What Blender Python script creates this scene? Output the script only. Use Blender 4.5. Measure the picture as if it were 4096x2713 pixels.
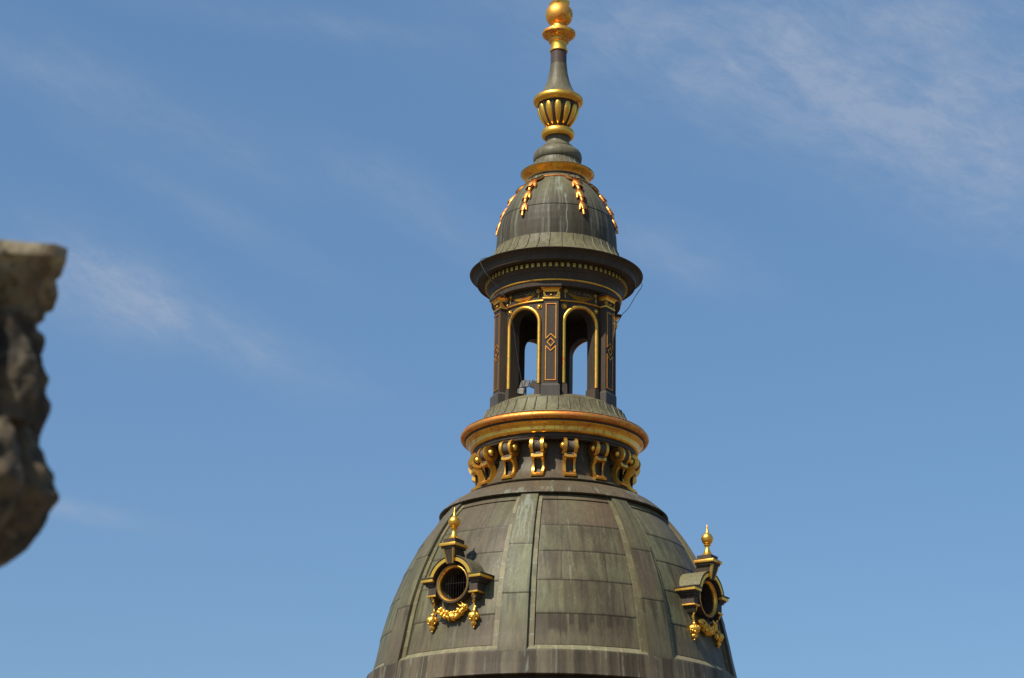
import bpy, bmesh, math, random
import numpy as np
from mathutils import Vector, Matrix, noise as mnoise

for o in list(bpy.data.objects):
    bpy.data.objects.remove(o, do_unlink=True)
S = bpy.context.scene
COL = S.collection
R = math.radians
PI = math.pi
Z0 = 45.0                       # height of the viewer's terrace above the street

# ------------------------------------------------------------------ camera
HEAD, PITCH, ROLL = 1.19465, 18.6431, 0.99499
cam_d = bpy.data.cameras.new('camera')
cam = bpy.data.objects.new('camera', cam_d)
COL.objects.link(cam)
cam.matrix_world = Matrix.Translation((0, -50, Z0)) @ Matrix.Rotation(R(HEAD), 4, 'Z') @ Matrix.Rotation(R(90 + PITCH), 4, 'X') @ Matrix.Rotation(R(ROLL), 4, 'Z')
cam_d.sensor_fit = 'HORIZONTAL'
cam_d.sensor_width = 36
cam_d.lens = 36 * 8831.5 / 4096
cam_d.clip_end = 20000
cam_d.clip_start = 0.1
cam_d.dof.use_dof = True
cam_d.dof.focus_distance = 49.5
cam_d.dof.aperture_fstop = 4.6
S.camera = cam

# ------------------------------------------------------------------ light
SUN_EL, SUN_AZ = 50.0, 42.0     # azimuth measured from behind the camera towards its left
sv = Vector((-math.sin(R(SUN_AZ)) * math.cos(R(SUN_EL)), -math.cos(R(SUN_AZ)) * math.cos(R(SUN_EL)), math.sin(R(SUN_EL))))
sd = bpy.data.lights.new('sun', 'SUN')
sun = bpy.data.objects.new('sun', sd)
COL.objects.link(sun)
sd.energy = 4.8
sd.angle = R(0.53)
sd.color = (1.0, 0.93, 0.80)
sun.rotation_euler = sv.to_track_quat('Z', 'Y').to_euler()

S.view_settings.view_transform = 'Standard'
S.view_settings.look = 'None'
S.view_settings.exposure = 0.35
S.view_settings.gamma = 1.0
S.view_settings.use_curve_mapping = False


class NB:
    """small helper that writes node maths"""
    def __init__(self, nt):
        self.nt = nt
    def n(self, t, **kw):
        x = self.nt.nodes.new(t)
        for k, v in kw.items():
            setattr(x, k, v)
        return x
    def link(self, a, b):
        self.nt.links.new(a, b)
    def m(self, op, a, b=None, c=None, clamp=False):
        x = self.n('ShaderNodeMath', operation=op, use_clamp=clamp)
        for i, v in enumerate((a, b, c)):
            if v is None:
                continue
            if isinstance(v, (int, float)):
                x.inputs[i].default_value = v
            else:
                self.link(v, x.inputs[i])
        return x.outputs[0]
    def noise(self, vec, scale, detail=4, rough=0.55, dist=0.0, lac=2.0):
        x = self.n('ShaderNodeTexNoise')
        x.inputs['Scale'].default_value = scale
        x.inputs['Detail'].default_value = detail
        x.inputs['Roughness'].default_value = rough
        x.inputs['Distortion'].default_value = dist
        x.inputs['Lacunarity'].default_value = lac
        if vec is not None:
            self.link(vec, x.inputs['Vector'])
        return x.outputs['Fac']
    def mapr(self, v, a, b, c=0.0, d=1.0, smooth=False):
        x = self.n('ShaderNodeMapRange')
        if smooth:
            x.interpolation_type = 'SMOOTHSTEP'
        for i, q in enumerate((a, b, c, d)):
            x.inputs[i + 1].default_value = q
        self.link(v, x.inputs[0])
        return x.outputs[0]
    def mix(self, f, a, b, blend='MIX'):
        x = self.n('ShaderNodeMix', data_type='RGBA', blend_type=blend)
        for i, v in ((0, f), (6, a), (7, b)):
            if isinstance(v, (int, float)):
                x.inputs[i].default_value = v
            elif isinstance(v, tuple):
                x.inputs[i].default_value = (*v, 1)
            else:
                self.link(v, x.inputs[i])
        return x.outputs[2]
    def scalev(self, vec, s):
        x = self.n('ShaderNodeVectorMath', operation='MULTIPLY')
        self.link(vec, x.inputs[0])
        x.inputs[1].default_value = s
        return x.outputs[0]
    def addv(self, a, b):
        x = self.n('ShaderNodeVectorMath', operation='ADD')
        self.link(a, x.inputs[0])
        self.link(b, x.inputs[1])
        return x.outputs[0]


# ------------------------------------------------------------------ world: sky and thin cirrus
W = bpy.data.worlds.new('World')
S.world = W
W.use_nodes = True
nt = W.node_tree
nt.nodes.clear()
b = NB(nt)
sky = b.n('ShaderNodeTexSky', sky_type='NISHITA')
sky.sun_disc = False
sky.sun_elevation = R(SUN_EL)
sky.sun_rotation = math.atan2(sv.x, sv.y)
sky.altitude = 200
sky.air_density = 1.0
sky.dust_density = 0.5
sky.ozone_density = 2.0
tc = b.n('ShaderNodeTexCoord')
sep = b.n('ShaderNodeSeparateXYZ')
b.link(tc.outputs['Generated'], sep.inputs[0])
X, Y, Z = sep.outputs
az = b.m('MULTIPLY', b.m('ARCTAN2', X, Y), 180 / PI)
el = b.m('MULTIPLY', b.m('ARCSINE', Z), 180 / PI)
BLOBS = [  # azimuth, elevation, half-length, half-width, slope (deg), amount
    (5.2, 26.3, 5.5, 1.9, -10, 0.66), (9.8, 23.6, 4.2, 1.6, -24, 0.56), (12.5, 25.8, 3.5, 2.0, -10, 0.5),
    (-14.8, 25.1, 2.6, 0.7, -14, 0.24), (-10.8, 23.6, 3.4, 0.7, -18, 0.28), (-9.8, 21.7, 3.0, 0.45, -25, 0.25),
    (-12.6, 19.5, 2.0, 1.05, -22, 0.74), (-8.6, 18.4, 3.2, 0.8, -22, 0.22), (-9.6, 18.7, 2.6, 0.6, -22, 0.34), (-12.2, 13.7, 1.9, 0.28, -8, 0.55),
    (3.3, 20.9, 1.9, 0.7, -22, 0.36), (-4.6, 22.6, 2.4, 0.6, -24, 0.22), (-7.5, 26.6, 4.0, 0.35, -4, 0.24),
    (13.5, 21.8, 2.5, 1.4, -28, 0.36), (-2.0, 20.8, 2.5, 0.5, -28, 0.12)]
cover = None
for (a0, e0, sa, se, rot, amt) in BLOBS:
    c_, s_ = math.cos(R(rot)), math.sin(R(rot))
    da = b.m('MULTIPLY', b.m('SUBTRACT', az, a0), math.cos(R(e0)))
    de = b.m('SUBTRACT', el, e0)
    u = b.m('ADD', b.m('MULTIPLY', da, c_ / sa), b.m('MULTIPLY', de, s_ / sa))
    v = b.m('ADD', b.m('MULTIPLY', da, -s_ / se), b.m('MULTIPLY', de, c_ / se))
    d2 = b.m('ADD', b.m('MULTIPLY', u, u), b.m('MULTIPLY', v, v))
    g = b.m('MULTIPLY', b.m('EXPONENT', b.m('MULTIPLY', d2, -0.9)), amt)
    cover = g if cover is None else b.m('ADD', cover, g)
comb = b.n('ShaderNodeCombineXYZ')
ca, sa_ = math.cos(R(-20)), math.sin(R(-20))
along = b.m('ADD', b.m('MULTIPLY', az, ca), b.m('MULTIPLY', el, sa_))
cross = b.m('ADD', b.m('MULTIPLY', az, -sa_), b.m('MULTIPLY', el, ca))
b.link(b.m('MULTIPLY', along, 0.42), comb.inputs[0])
b.link(cross, comb.inputs[1])
fib = b.noise(comb.outputs[0], 0.6, 7, 0.66, 0.45)
fib2 = b.noise(comb.outputs[0], 1.5, 8, 0.72, 0.35)
fm = b.m('MULTIPLY', b.mapr(fib, 0.28, 0.72, 0.42, 1.25, True), b.mapr(fib2, 0.30, 0.70, 0.45, 1.4))
wide = b.mapr(b.noise(tc.outputs['Generated'], 3.0, 5, 0.6, 0.6), 0.52, 0.75, 0.0, 0.22)
cov = b.m('ADD', b.m('MULTIPLY', cover, fm), 0.0, clamp=True)
# elsewhere in the sky, unseen from here, the same cirrus goes on
seen = b.mapr(b.m('ABSOLUTE', az), 18, 30, 0.0, 1.0, True)
cov = b.m('MULTIPLY', b.m('ADD', cov, b.m('MULTIPLY', wide, seen)), 0.62, clamp=True)
grade = b.mix(b.mapr(el, 8, 30, 0, 1), (0.76, 0.90, 1.01), (1.16, 1.42, 1.47))
tint = b.mix(1.0, sky.outputs[0], grade, 'MULTIPLY')
skyc = b.mix(cov, tint, (3.7, 4.4, 5.7))
bg = b.n('ShaderNodeBackground')
bg.inputs['Strength'].default_value = 0.0785
b.link(skyc, bg.inputs['Color'])
wo = b.n('ShaderNodeOutputWorld')
b.link(bg.outputs[0], wo.inputs['Surface'])


# ------------------------------------------------------------------ materials
def new_mat(name):
    m = bpy.data.materials.new(name)
    m.use_nodes = True
    nt = m.node_tree
    nt.nodes.clear()
    b = NB(nt)
    p = b.n('ShaderNodeBsdfPrincipled')
    o = b.n('ShaderNodeOutputMaterial')
    b.link(p.outputs[0], o.inputs[0])
    tc = b.n('ShaderNodeTexCoord')
    oi = b.n('ShaderNodeObjectInfo')
    off = b.n('ShaderNodeVectorMath', operation='SCALE')
    cx = b.n('ShaderNodeCombineXYZ')
    for i in range(3):
        b.link(oi.outputs['Random'], cx.inputs[i])
    b.link(cx.outputs[0], off.inputs[0])
    off.inputs['Scale'].default_value = 37.0
    vec = b.addv(tc.outputs['Object'], off.outputs[0])
    return m, b, p, vec


def bump(b, p, h, strength, dist):
    bp = b.n('ShaderNodeBump')
    bp.inputs['Strength'].default_value = strength
    bp.inputs['Distance'].default_value = dist
    b.link(h, bp.inputs['Height'])
    b.link(bp.outputs[0], p.inputs['Normal'])


def patina(name, ca, cb, cc=None, rough=0.5, streak=1.0, spec=0.22, painted=False, pale=None):
    m, b, p, vec = new_mat(name)
    big = b.noise(b.scalev(vec, (1, 1, 0.45)), 1.4, 5, 0.6)
    st = b.noise(b.scalev(vec, (1, 1, 0.05)), 16, 4, 0.6)
    st2 = b.noise(b.scalev(vec, (1, 1, 0.09)), 42, 3, 0.6)
    sp = b.noise(vec, 60, 3, 0.6)
    if painted:
        at = b.n('ShaderNodeAttribute', attribute_name='paint')
        col = at.outputs['Color']
    else:
        col = b.mix(b.mapr(big, 0.35, 0.65), ca, cb)
        if cc:
            col = b.mix(b.mapr(st, 0.45, 0.75, 0, 0.8), col, cc)
    f = b.m('MULTIPLY', b.mapr(st, 0.3, 0.7, 1 - 0.20 * streak, 1 + 0.20 * streak), b.mapr(st2, 0.3, 0.7, 1 - 0.13 * streak, 1 + 0.13 * streak))
    f = b.m('MULTIPLY', f, b.mapr(sp, 0.3, 0.7, 0.93, 1.07))
    v = b.n('ShaderNodeCombineXYZ')
    for i in range(3):
        b.link(f, v.inputs[i])
    mm = b.n('ShaderNodeMix', data_type='RGBA', blend_type='MULTIPLY')
    mm.inputs[0].default_value = 1
    b.link(col, mm.inputs[6])
    b.link(v.outputs[0], mm.inputs[7])
    col = mm.outputs[2]
    if pale:
        ps = b.m('MULTIPLY', b.mapr(b.noise(b.scalev(vec, (1, 1, 0.07)), 9, 5, 0.7), 0.60, 0.72), b.mapr(sp, 0.3, 0.6, 0.2, 1))
        col = b.mix(b.m('MULTIPLY', ps, 0.6), col, pale)
    hs_ = b.n('ShaderNodeHueSaturation')
    hs_.inputs['Value'].default_value = 1.0 if painted else 0.80
    hs_.inputs['Saturation'].default_value = 1.12
    b.link(col, hs_.inputs['Color'])
    b.link(hs_.outputs[0], p.inputs['Base Color'])
    b.link(b.mapr(st2, 0.3, 0.7, rough - 0.08, rough + 0.1), p.inputs['Roughness'])
    p.inputs['Specular IOR Level'].default_value = spec
    p.inputs['Metallic'].default_value = 0.0
    bump(b, p, b.m('ADD', b.m('MULTIPLY', big, 2.0), b.m('MULTIPLY', st, 0.25)), 0.35, 0.02)
    return m


OLIVE, BROWN, GREENISH, PALE = (0.165, 0.155, 0.108), (0.130, 0.108, 0.086), (0.155, 0.160, 0.112), (0.33, 0.35, 0.31)
M_DOME = patina('patinated copper sheet', OLIVE, BROWN, painted=True, rough=0.52, streak=0.75)
M_ROOF = patina('weathered copper roofing', (0.172, 0.155, 0.088), (0.118, 0.098, 0.062), (0.185, 0.175, 0.105), rough=0.55, streak=1.0, pale=PALE)
M_NECK = patina('brown copper', (0.098, 0.078, 0.052), (0.080, 0.064, 0.044), (0.106, 0.092, 0.06), rough=0.5, streak=0.9, pale=(0.26, 0.27, 0.24))
M_SMALL = patina('streaked dark copper', (0.088, 0.086, 0.068), (0.068, 0.064, 0.055), (0.125, 0.125, 0.10), rough=0.5, streak=1.5, pale=(0.28, 0.30, 0.27))
M_DARK = patina('dark brown copper', (0.082, 0.063, 0.046), (0.058, 0.045, 0.034), rough=0.58, streak=0.8, spec=0.2)
M_PIPE = patina('purple brown copper', (0.105, 0.076, 0.064), (0.085, 0.062, 0.052), rough=0.42, streak=0.5)
M_GREY = patina('grey green copper', (0.172, 0.156, 0.100), (0.112, 0.098, 0.066), (0.15, 0.14, 0.09), rough=0.48, streak=0.9, pale=PALE)
M_EDGE = patina('pale flashing', (0.24, 0.23, 0.18), (0.18, 0.165, 0.13), rough=0.6, streak=1.0)


def gilt(name, wear=0.5, rough=0.3, tone=(0.96, 0.50, 0.070), seams=0.0):
    m, b, p, vec = new_mat(name)
    rough = rough + 0.02
    n1 = b.noise(vec, 3.0, 6, 0.7, 0.4)
    n2 = b.noise(b.scalev(vec, (0.6, 0.6, 1.6)), 20, 5, 0.7)
    n3 = b.noise(vec, 90, 2, 0.6)
    col = b.mix(b.mapr(n1, 0.3, 0.7), tone, (tone[0] * 0.86, tone[1] * 0.98, tone[2] * 1.25))
    w = b.m('MULTIPLY', b.mapr(n1, 0.62 - 0.22 * wear, 0.72 - 0.14 * wear), b.mapr(n2, 0.42, 0.56))
    col = b.mix(b.m('MULTIPLY', w, 0.9, clamp=True), col, (0.62, 0.17, 0.055))
    dk = b.m('MULTIPLY', b.mapr(n2, 0.60, 0.68), b.mapr(n3, 0.42, 0.55))
    col = b.mix(b.m('MULTIPLY', dk, min(1.0, 0.35 + wear * 0.6), clamp=True), col, (0.11, 0.065, 0.03))
    if seams:
        s2 = b.n('ShaderNodeSeparateXYZ')
        t2 = b.n('ShaderNodeTexCoord')
        b.link(t2.outputs['Object'], s2.inputs[0])
        an = b.m('MULTIPLY', b.m('ARCTAN2', s2.outputs[0], s2.outputs[1]), seams / (2 * PI))
        fr = b.m('ABSOLUTE', b.m('SUBTRACT', b.m('FRACT', b.m('ADD', an, 100.0)), 0.5))
        ln = b.mapr(fr, 0.485, 0.494)
        col = b.mix(b.m('MULTIPLY', ln, 0.55), col, (0.10, 0.06, 0.03))
    b.link(col, p.inputs['Base Color'])
    p.inputs['Metallic'].default_value = 0.96
    b.link(b.m('ADD', b.mapr(n2, 0.3, 0.7, rough - 0.05, rough + 0.10), b.m('MULTIPLY', w, 0.25)), p.inputs['Roughness'])
    bump(b, p, b.m('ADD', b.m('MULTIPLY', n1, 1.2), b.m('MULTIPLY', n2, 0.12)), 0.22, 0.010)
    return m


G_CLEAN = gilt('gold leaf', 0.1, 0.34)
G_MED = gilt('worn gold leaf', 0.62, 0.32)
G_WORN = gilt('gold leaf worn to copper', 1.0, 0.38)
G_RED = gilt('copper red gilding', 1.1, 0.42, tone=(0.80, 0.36, 0.06))
G_RING = gilt('banded gold leaf', 0.55, 0.30, seams=24)
G_CROWN = gilt('plated gold leaf', 0.7, 0.32, seams=36)
G_DULL = gilt('dull gold leaf', 0.35, 0.40, tone=(0.60, 0.37, 0.075))


def plain(name, ca, cb, scale=2.0, rough=0.7, bumps=0.4, spec=0.3, dist=0.02):
    m, b, p, vec = new_mat(name)
    n1 = b.noise(vec, scale, 6, 0.65)
    b.link(b.mix(b.mapr(n1, 0.3, 0.7), ca, cb), p.inputs['Base Color'])
    p.inputs['Roughness'].default_value = rough
    p.inputs['Specular IOR Level'].default_value = spec
    bump(b, p, n1, bumps, dist)
    return m


M_STONE = plain('tower limestone', (0.42, 0.37, 0.28), (0.34, 0.30, 0.23), 1.5, 0.85)
M_GROUND = plain('town ground', (0.15, 0.11, 0.075), (0.09, 0.07, 0.05), 0.05, 0.9, 0.1)
M_CABLE = plain('cable sheath', (0.04, 0.04, 0.035), (0.025, 0.025, 0.025), 4, 0.6, 0.0)
M_BLUE = plain('blue cable sheath', (0.05, 0.09, 0.14), (0.04, 0.06, 0.10), 4, 0.5, 0.0)
M_LAMP = plain('grey painted metal', (0.10, 0.10, 0.10), (0.075, 0.075, 0.075), 6, 0.45, 0.05)
M_WHITE = plain('white plastic', (0.30, 0.28, 0.25), (0.22, 0.20, 0.18), 8, 0.5, 0.05)
M_WIRE = plain('grille wire', (0.045, 0.04, 0.035), (0.03, 0.027, 0.025), 8, 0.5, 0.0)


# ------------------------------------------------------------------ object helpers
def bm_obj(name, bm, mat, parent=None, az=0.0, smooth=36, loc=None):
    bmesh.ops.recalc_face_normals(bm, faces=bm.faces)
    me = bpy.data.meshes.new(name)
    bm.to_mesh(me)
    bm.free()
    return me_obj(name, me, mat, parent, az, smooth, loc)


def me_obj(name, me, mat, parent=None, az=0.0, smooth=36, loc=None):
    if mat is not None:
        me.materials.append(mat)
    if smooth:
        for p in me.polygons:
            p.use_smooth = True
        me.set_sharp_from_angle(angle=R(smooth))
    o = bpy.data.objects.new(name, me)
    COL.objects.link(o)
    if parent is not None:
        o.parent = parent
        if parent.get('is_root'):
            o.location = (0, 0, Z0)
            o.rotation_euler.z = R(az)
    else:
        o.location = (0, 0, Z0)
        o.rotation_euler.z = R(az)
    if loc is not None:
        o.location = loc
    return o


def copy_part(o, az):
    c = o.copy()
    COL.objects.link(c)
    c.parent = o.parent
    c.rotation_euler.z = R(az)
    for ch in [x for x in bpy.data.objects if x.parent == o]:
        d = ch.copy()
        COL.objects.link(d)
        d.parent = c
    return c


def lathe_bm(prof, seg=160, bm=None, center=(0, 0), a0=0, a1=360):
    bm = bm or bmesh.new()
    full = abs(a1 - a0) >= 359.9
    n = seg if full else seg + 1
    rings = []
    for (r, h) in prof:
        if r < 1e-5:
            rings.append([bm.verts.new((center[0], center[1], h))])
        else:
            rings.append([bm.verts.new((center[0] + r * math.sin(R(a0 + (a1 - a0) * i / seg)), center[1] - r * math.cos(R(a0 + (a1 - a0) * i / seg)), h)) for i in range(n)])
    for A, B in zip(rings[:-1], rings[1:]):
        for i in range(seg):
            j = (i + 1) % n
            if len(A) == 1 and len(B) == 1:
                continue
            if len(A) == 1:
                bm.faces.new((A[0], B[i], B[j]))
            elif len(B) == 1:
                bm.faces.new((A[i], A[j], B[0]))
            else:
                bm.faces.new((A[i], A[j], B[j], B[i]))
    return bm


def lathe(name, prof, mat, parent, seg=160, smooth=36):
    return bm_obj(name, lathe_bm(prof, seg), mat, parent, smooth=smooth)


def arc(cr, ch, rad, a0, a1, n=10, ry=None):
    ry = rad if ry is None else ry
    return [(cr + rad * math.cos(R(a0 + (a1 - a0) * i / n)), ch + ry * math.sin(R(a0 + (a1 - a0) * i / n))) for i in range(n + 1)]


def box(bm, u0, u1, r0, r1, h0, h1, bev=0.0):
    """box in (across, outward, up) coordinates of the azimuth-0 frame"""
    v = [bm.verts.new((u, -r, h)) for h in (h0, h1) for (u, r) in ((u0, r0), (u1, r0), (u1, r1), (u0, r1))]
    fs = [bm.faces.new([v[i] for i in f]) for f in ((0, 1, 2, 3), (4, 5, 6, 7), (0, 1, 5, 4), (1, 2, 6, 5), (2, 3, 7, 6), (3, 0, 4, 7))]
    if bev:
        es = list({e for f in fs for e in f.edges})
        bmesh.ops.bevel(bm, geom=es, offset=bev, segments=2, profile=0.6, affect='EDGES')
    return bm


def frustum(bm, lo, hi, bev=0):
    """lo, hi = (u0,u1,r0,r1,h)"""
    v = []
    for (u0, u1, r0, r1, h) in (lo, hi):
        v += [bm.verts.new((u, -r, h)) for (u, r) in ((u0, r0), (u1, r0), (u1, r1), (u0, r1))]
    for f in ((0, 1, 2, 3), (4, 5, 6, 7), (0, 1, 5, 4), (1, 2, 6, 5), (2, 3, 7, 6), (3, 0, 4, 7)):
        bm.faces.new([v[i] for i in f])
    return bm


def prism(bm, pts, axis, a, b_):
    """extrude a closed 2D outline. axis 'u': pts are (r,h); axis 'r': pts are (u,h)"""
    def P3(p, t):
        return (t, -p[0], p[1]) if axis == 'u' else (p[0], -t, p[1])
    A = [bm.verts.new(P3(p, a)) for p in pts]
    B = [bm.verts.new(P3(p, b_)) for p in pts]
    n = len(pts)
    fa = bm.faces.new(A)
    fb = bm.faces.new(B)
    for i in range(n):
        bm.faces.new((A[i], A[(i + 1) % n], B[(i + 1) % n], B[i]))
    bmesh.ops.triangulate(bm, faces=[fa, fb])
    return bm


def strip_prism(bm, inner, outer, axis, a, b_, closed=False):
    """band between two matching polylines, extruded"""
    def P3(p, t):
        return (t, -p[0], p[1]) if axis == 'u' else (p[0], -t, p[1])
    n = len(inner)
    I0 = [bm.verts.new(P3(p, a)) for p in inner]
    I1 = [bm.verts.new(P3(p, b_)) for p in inner]
    O0 = [bm.verts.new(P3(p, a)) for p in outer]
    O1 = [bm.verts.new(P3(p, b_)) for p in outer]
    for i in range(n if closed else n - 1):
        j = (i + 1) % n
        bm.faces.new((I0[i], I0[j], O0[j], O0[i]))
        bm.faces.new((I1[i], I1[j], O1[j], O1[i]))
        bm.faces.new((I0[i], I0[j], I1[j], I1[i]))
        bm.faces.new((O0[i], O0[j], O1[j], O1[i]))
    if not closed:
        for i in (0, n - 1):
            bm.faces.new((I0[i], I1[i], O1[i], O0[i]))
    return bm


def tube(bm, pts, rad, seg=8, closed=False, twist=None):
    """round tube through points; rad is a number or a list"""
    n = len(pts)
    pts = [Vector(p) for p in pts]
    rings = []
    up = Vector((0.123, 0.31, 0.94)).normalized()
    for i, p in enumerate(pts):
        t = (pts[(i + 1) % n] - pts[i - 1]) if closed else (pts[min(i + 1, n - 1)] - pts[max(i - 1, 0)])
        t.normalize()
        a = t.cross(up)
        if a.length < 0.05:
            a = t.cross(Vector((1, 0, 0)))
        a.normalize()
        c = t.cross(a)
        r = rad[i] if isinstance(rad, (list, tuple)) else rad
        ring = []
        for k in range(seg):
            an = 2 * PI * k / seg
            rr = r
            if twist:
                rr = r * (1 + 0.28 * math.cos(2 * an + twist * i))
            ring.append(bm.verts.new(p + (a * math.cos(an) + c * math.sin(an)) * rr))
        rings.append(ring)
    for i in range(n if closed else n - 1):
        A, B = rings[i], rings[(i + 1) % n]
        for k in range(seg):
            bm.faces.new((A[k], A[(k + 1) % seg], B[(k + 1) % seg], B[k]))
    if not closed:
        bm.faces.new(rings[0])
        bm.faces.new(rings[-1])
    return bm


def ball(bm, c, r, sub=2, sc=(1, 1, 1)):
    g = bmesh.ops.create_icosphere(bm, subdivisions=sub, radius=r)
    bmesh.ops.scale(bm, vec=sc, verts=g['verts'])
    bmesh.ops.translate(bm, vec=c, verts=g['verts'])
    return g['verts']


def P3(az, r, h):
    return Vector((r * math.sin(R(az)), -r * math.cos(R(az)), h))


# ------------------------------------------------------------------ setting: ground
bm = bmesh.new()
gv = []
NG = 48
for ring, rad in enumerate((0, 60, 200, 800, 3000, 12000)):
    if rad == 0:
        gv.append([bm.verts.new((0, 0, 0))])
    else:
        gv.append([bm.verts.new((rad * math.cos(2 * PI * i / NG), rad * math.sin(2 * PI * i / NG), 0)) for i in range(NG)])
for A, B in zip(gv[:-1], gv[1:]):
    for i in range(NG):
        j = (i + 1) % NG
        if len(A) == 1:
            bm.faces.new((A[0], B[i], B[j]))
        else:
            bm.faces.new((A[i], B[i], B[j], A[j]))
g = bm_obj('ground', bm, M_GROUND, smooth=0, loc=(0, 0, 0))
g['kind'] = 'structure'

# ------------------------------------------------------------------ the tower
A0 = -34.2                      # azimuth of the dormer axis
root = bpy.data.objects.new('domed_tower', None)
COL.objects.link(root)
root.location = (0, 0, 0)
root['is_root'] = 1
root['label'] = 'brown green copper tower dome with gilded lantern, brackets and spire against the blue sky'
root['category'] = 'tower'

# ---- body of the tower, below the picture
TOPB = 7.6
bm = lathe_bm([(4.05, TOPB), (4.05, 2.0), (4.3, 1.9), (4.3, 1.2), (4.6, 1.0), (4.6, 0.6), (0, 0.6)], 96)
bm_obj('drum', bm, M_STONE, root)
bm = lathe_bm([(3.9, 8.00), (4.10, 8.00), (4.13, 7.80), (4.22, 7.72), (4.26, 7.62), (4.06, 7.59)], 160)
bm_obj('drum_cornice', bm, M_NECK, root)
bm = bmesh.new()
box(bm, -5.2, 5.2, -5.2, 5.2, -Z0, 0.4)
box(bm, -5.6, 5.6, -5.6, 5.6, 0.4, 0.61)
bm_obj('tower_shaft', bm, M_STONE, root, smooth=0)

# ---- profile of the main dome
PH = [7.9, 8.30, 8.62, 9.03, 9.45, 9.95, 10.46, 10.98, 11.5, 12.02, 12.43, 12.60]
PR = [4.26, 4.235, 4.20, 4.12, 4.035, 3.915, 3.755, 3.54, 3.28, 2.945, 2.60, 2.44]


def _spl():
    # smooth the radius table with a natural cubic spline
    x = np.array(PH); y = np.array(PR); n = len(x)
    h = np.diff(x)
    A = np.zeros((n, n)); rhs = np.zeros(n)
    A[0, 0] = A[-1, -1] = 1
    for i in range(1, n - 1):
        A[i, i - 1] = h[i - 1]; A[i, i] = 2 * (h[i - 1] + h[i]); A[i, i + 1] = h[i]
        rhs[i] = 6 * ((y[i + 1] - y[i]) / h[i] - (y[i] - y[i - 1]) / h[i - 1])
    m = np.linalg.solve(A, rhs)
    def f(q):
        q = np.atleast_1d(np.asarray(q, float))
        k = np.clip(np.searchsorted(x, q) - 1, 0, n - 2)
        d = q - x[k]; hh = h[k]
        return y[k] + d * ((y[k + 1] - y[k]) / hh - hh * (2 * m[k] + m[k + 1]) / 6) + d ** 2 * m[k] / 2 + d ** 3 * (m[k + 1] - m[k]) / (6 * hh)
    return f


RD = _spl()
rd = lambda h: float(RD(h)[0])


# ---- numpy noise used to lay the patina of each copper sheet
def hsh(ix, iy, seed):
    v = np.sin(ix * 127.1 + iy * 311.7 + seed * 74.7) * 43758.5453
    return v - np.floor(v)


def vnoise(x, y, seed=0):
    ix, iy = np.floor(x), np.floor(y)
    fx, fy = x - ix, y - iy
    fx = fx * fx * (3 - 2 * fx); fy = fy * fy * (3 - 2 * fy)
    a = hsh(ix, iy, seed); b_ = hsh(ix + 1, iy, seed); c = hsh(ix, iy + 1, seed); d = hsh(ix + 1, iy + 1, seed)
    return (a * (1 - fx) + b_ * fx) * (1 - fy) + (c * (1 - fx) + d * fx) * fy


def fbm(x, y, seed=0, o=4):
    s = 0; a = 0.5; t = 0
    for i in range(o):
        s = s + a * vnoise(x, y, seed + i * 13); t += a
        x = x * 2.03; y = y * 2.03; a *= 0.55
    return s / t


def sstep(x, a, b_):
    t = np.clip((x - a) / (b_ - a), 0, 1)
    return t * t * (3 - 2 * t)


C_OL = np.array([0.138, 0.126, 0.072]); C_GR = np.array([0.116, 0.122, 0.070]); C_BR = np.array([0.082, 0.065, 0.043])
C_PL = np.array([0.235, 0.245, 0.20]); C_DK = np.array([0.031, 0.024, 0.016]); C_RU = np.array([0.19, 0.12, 0.085])


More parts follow.
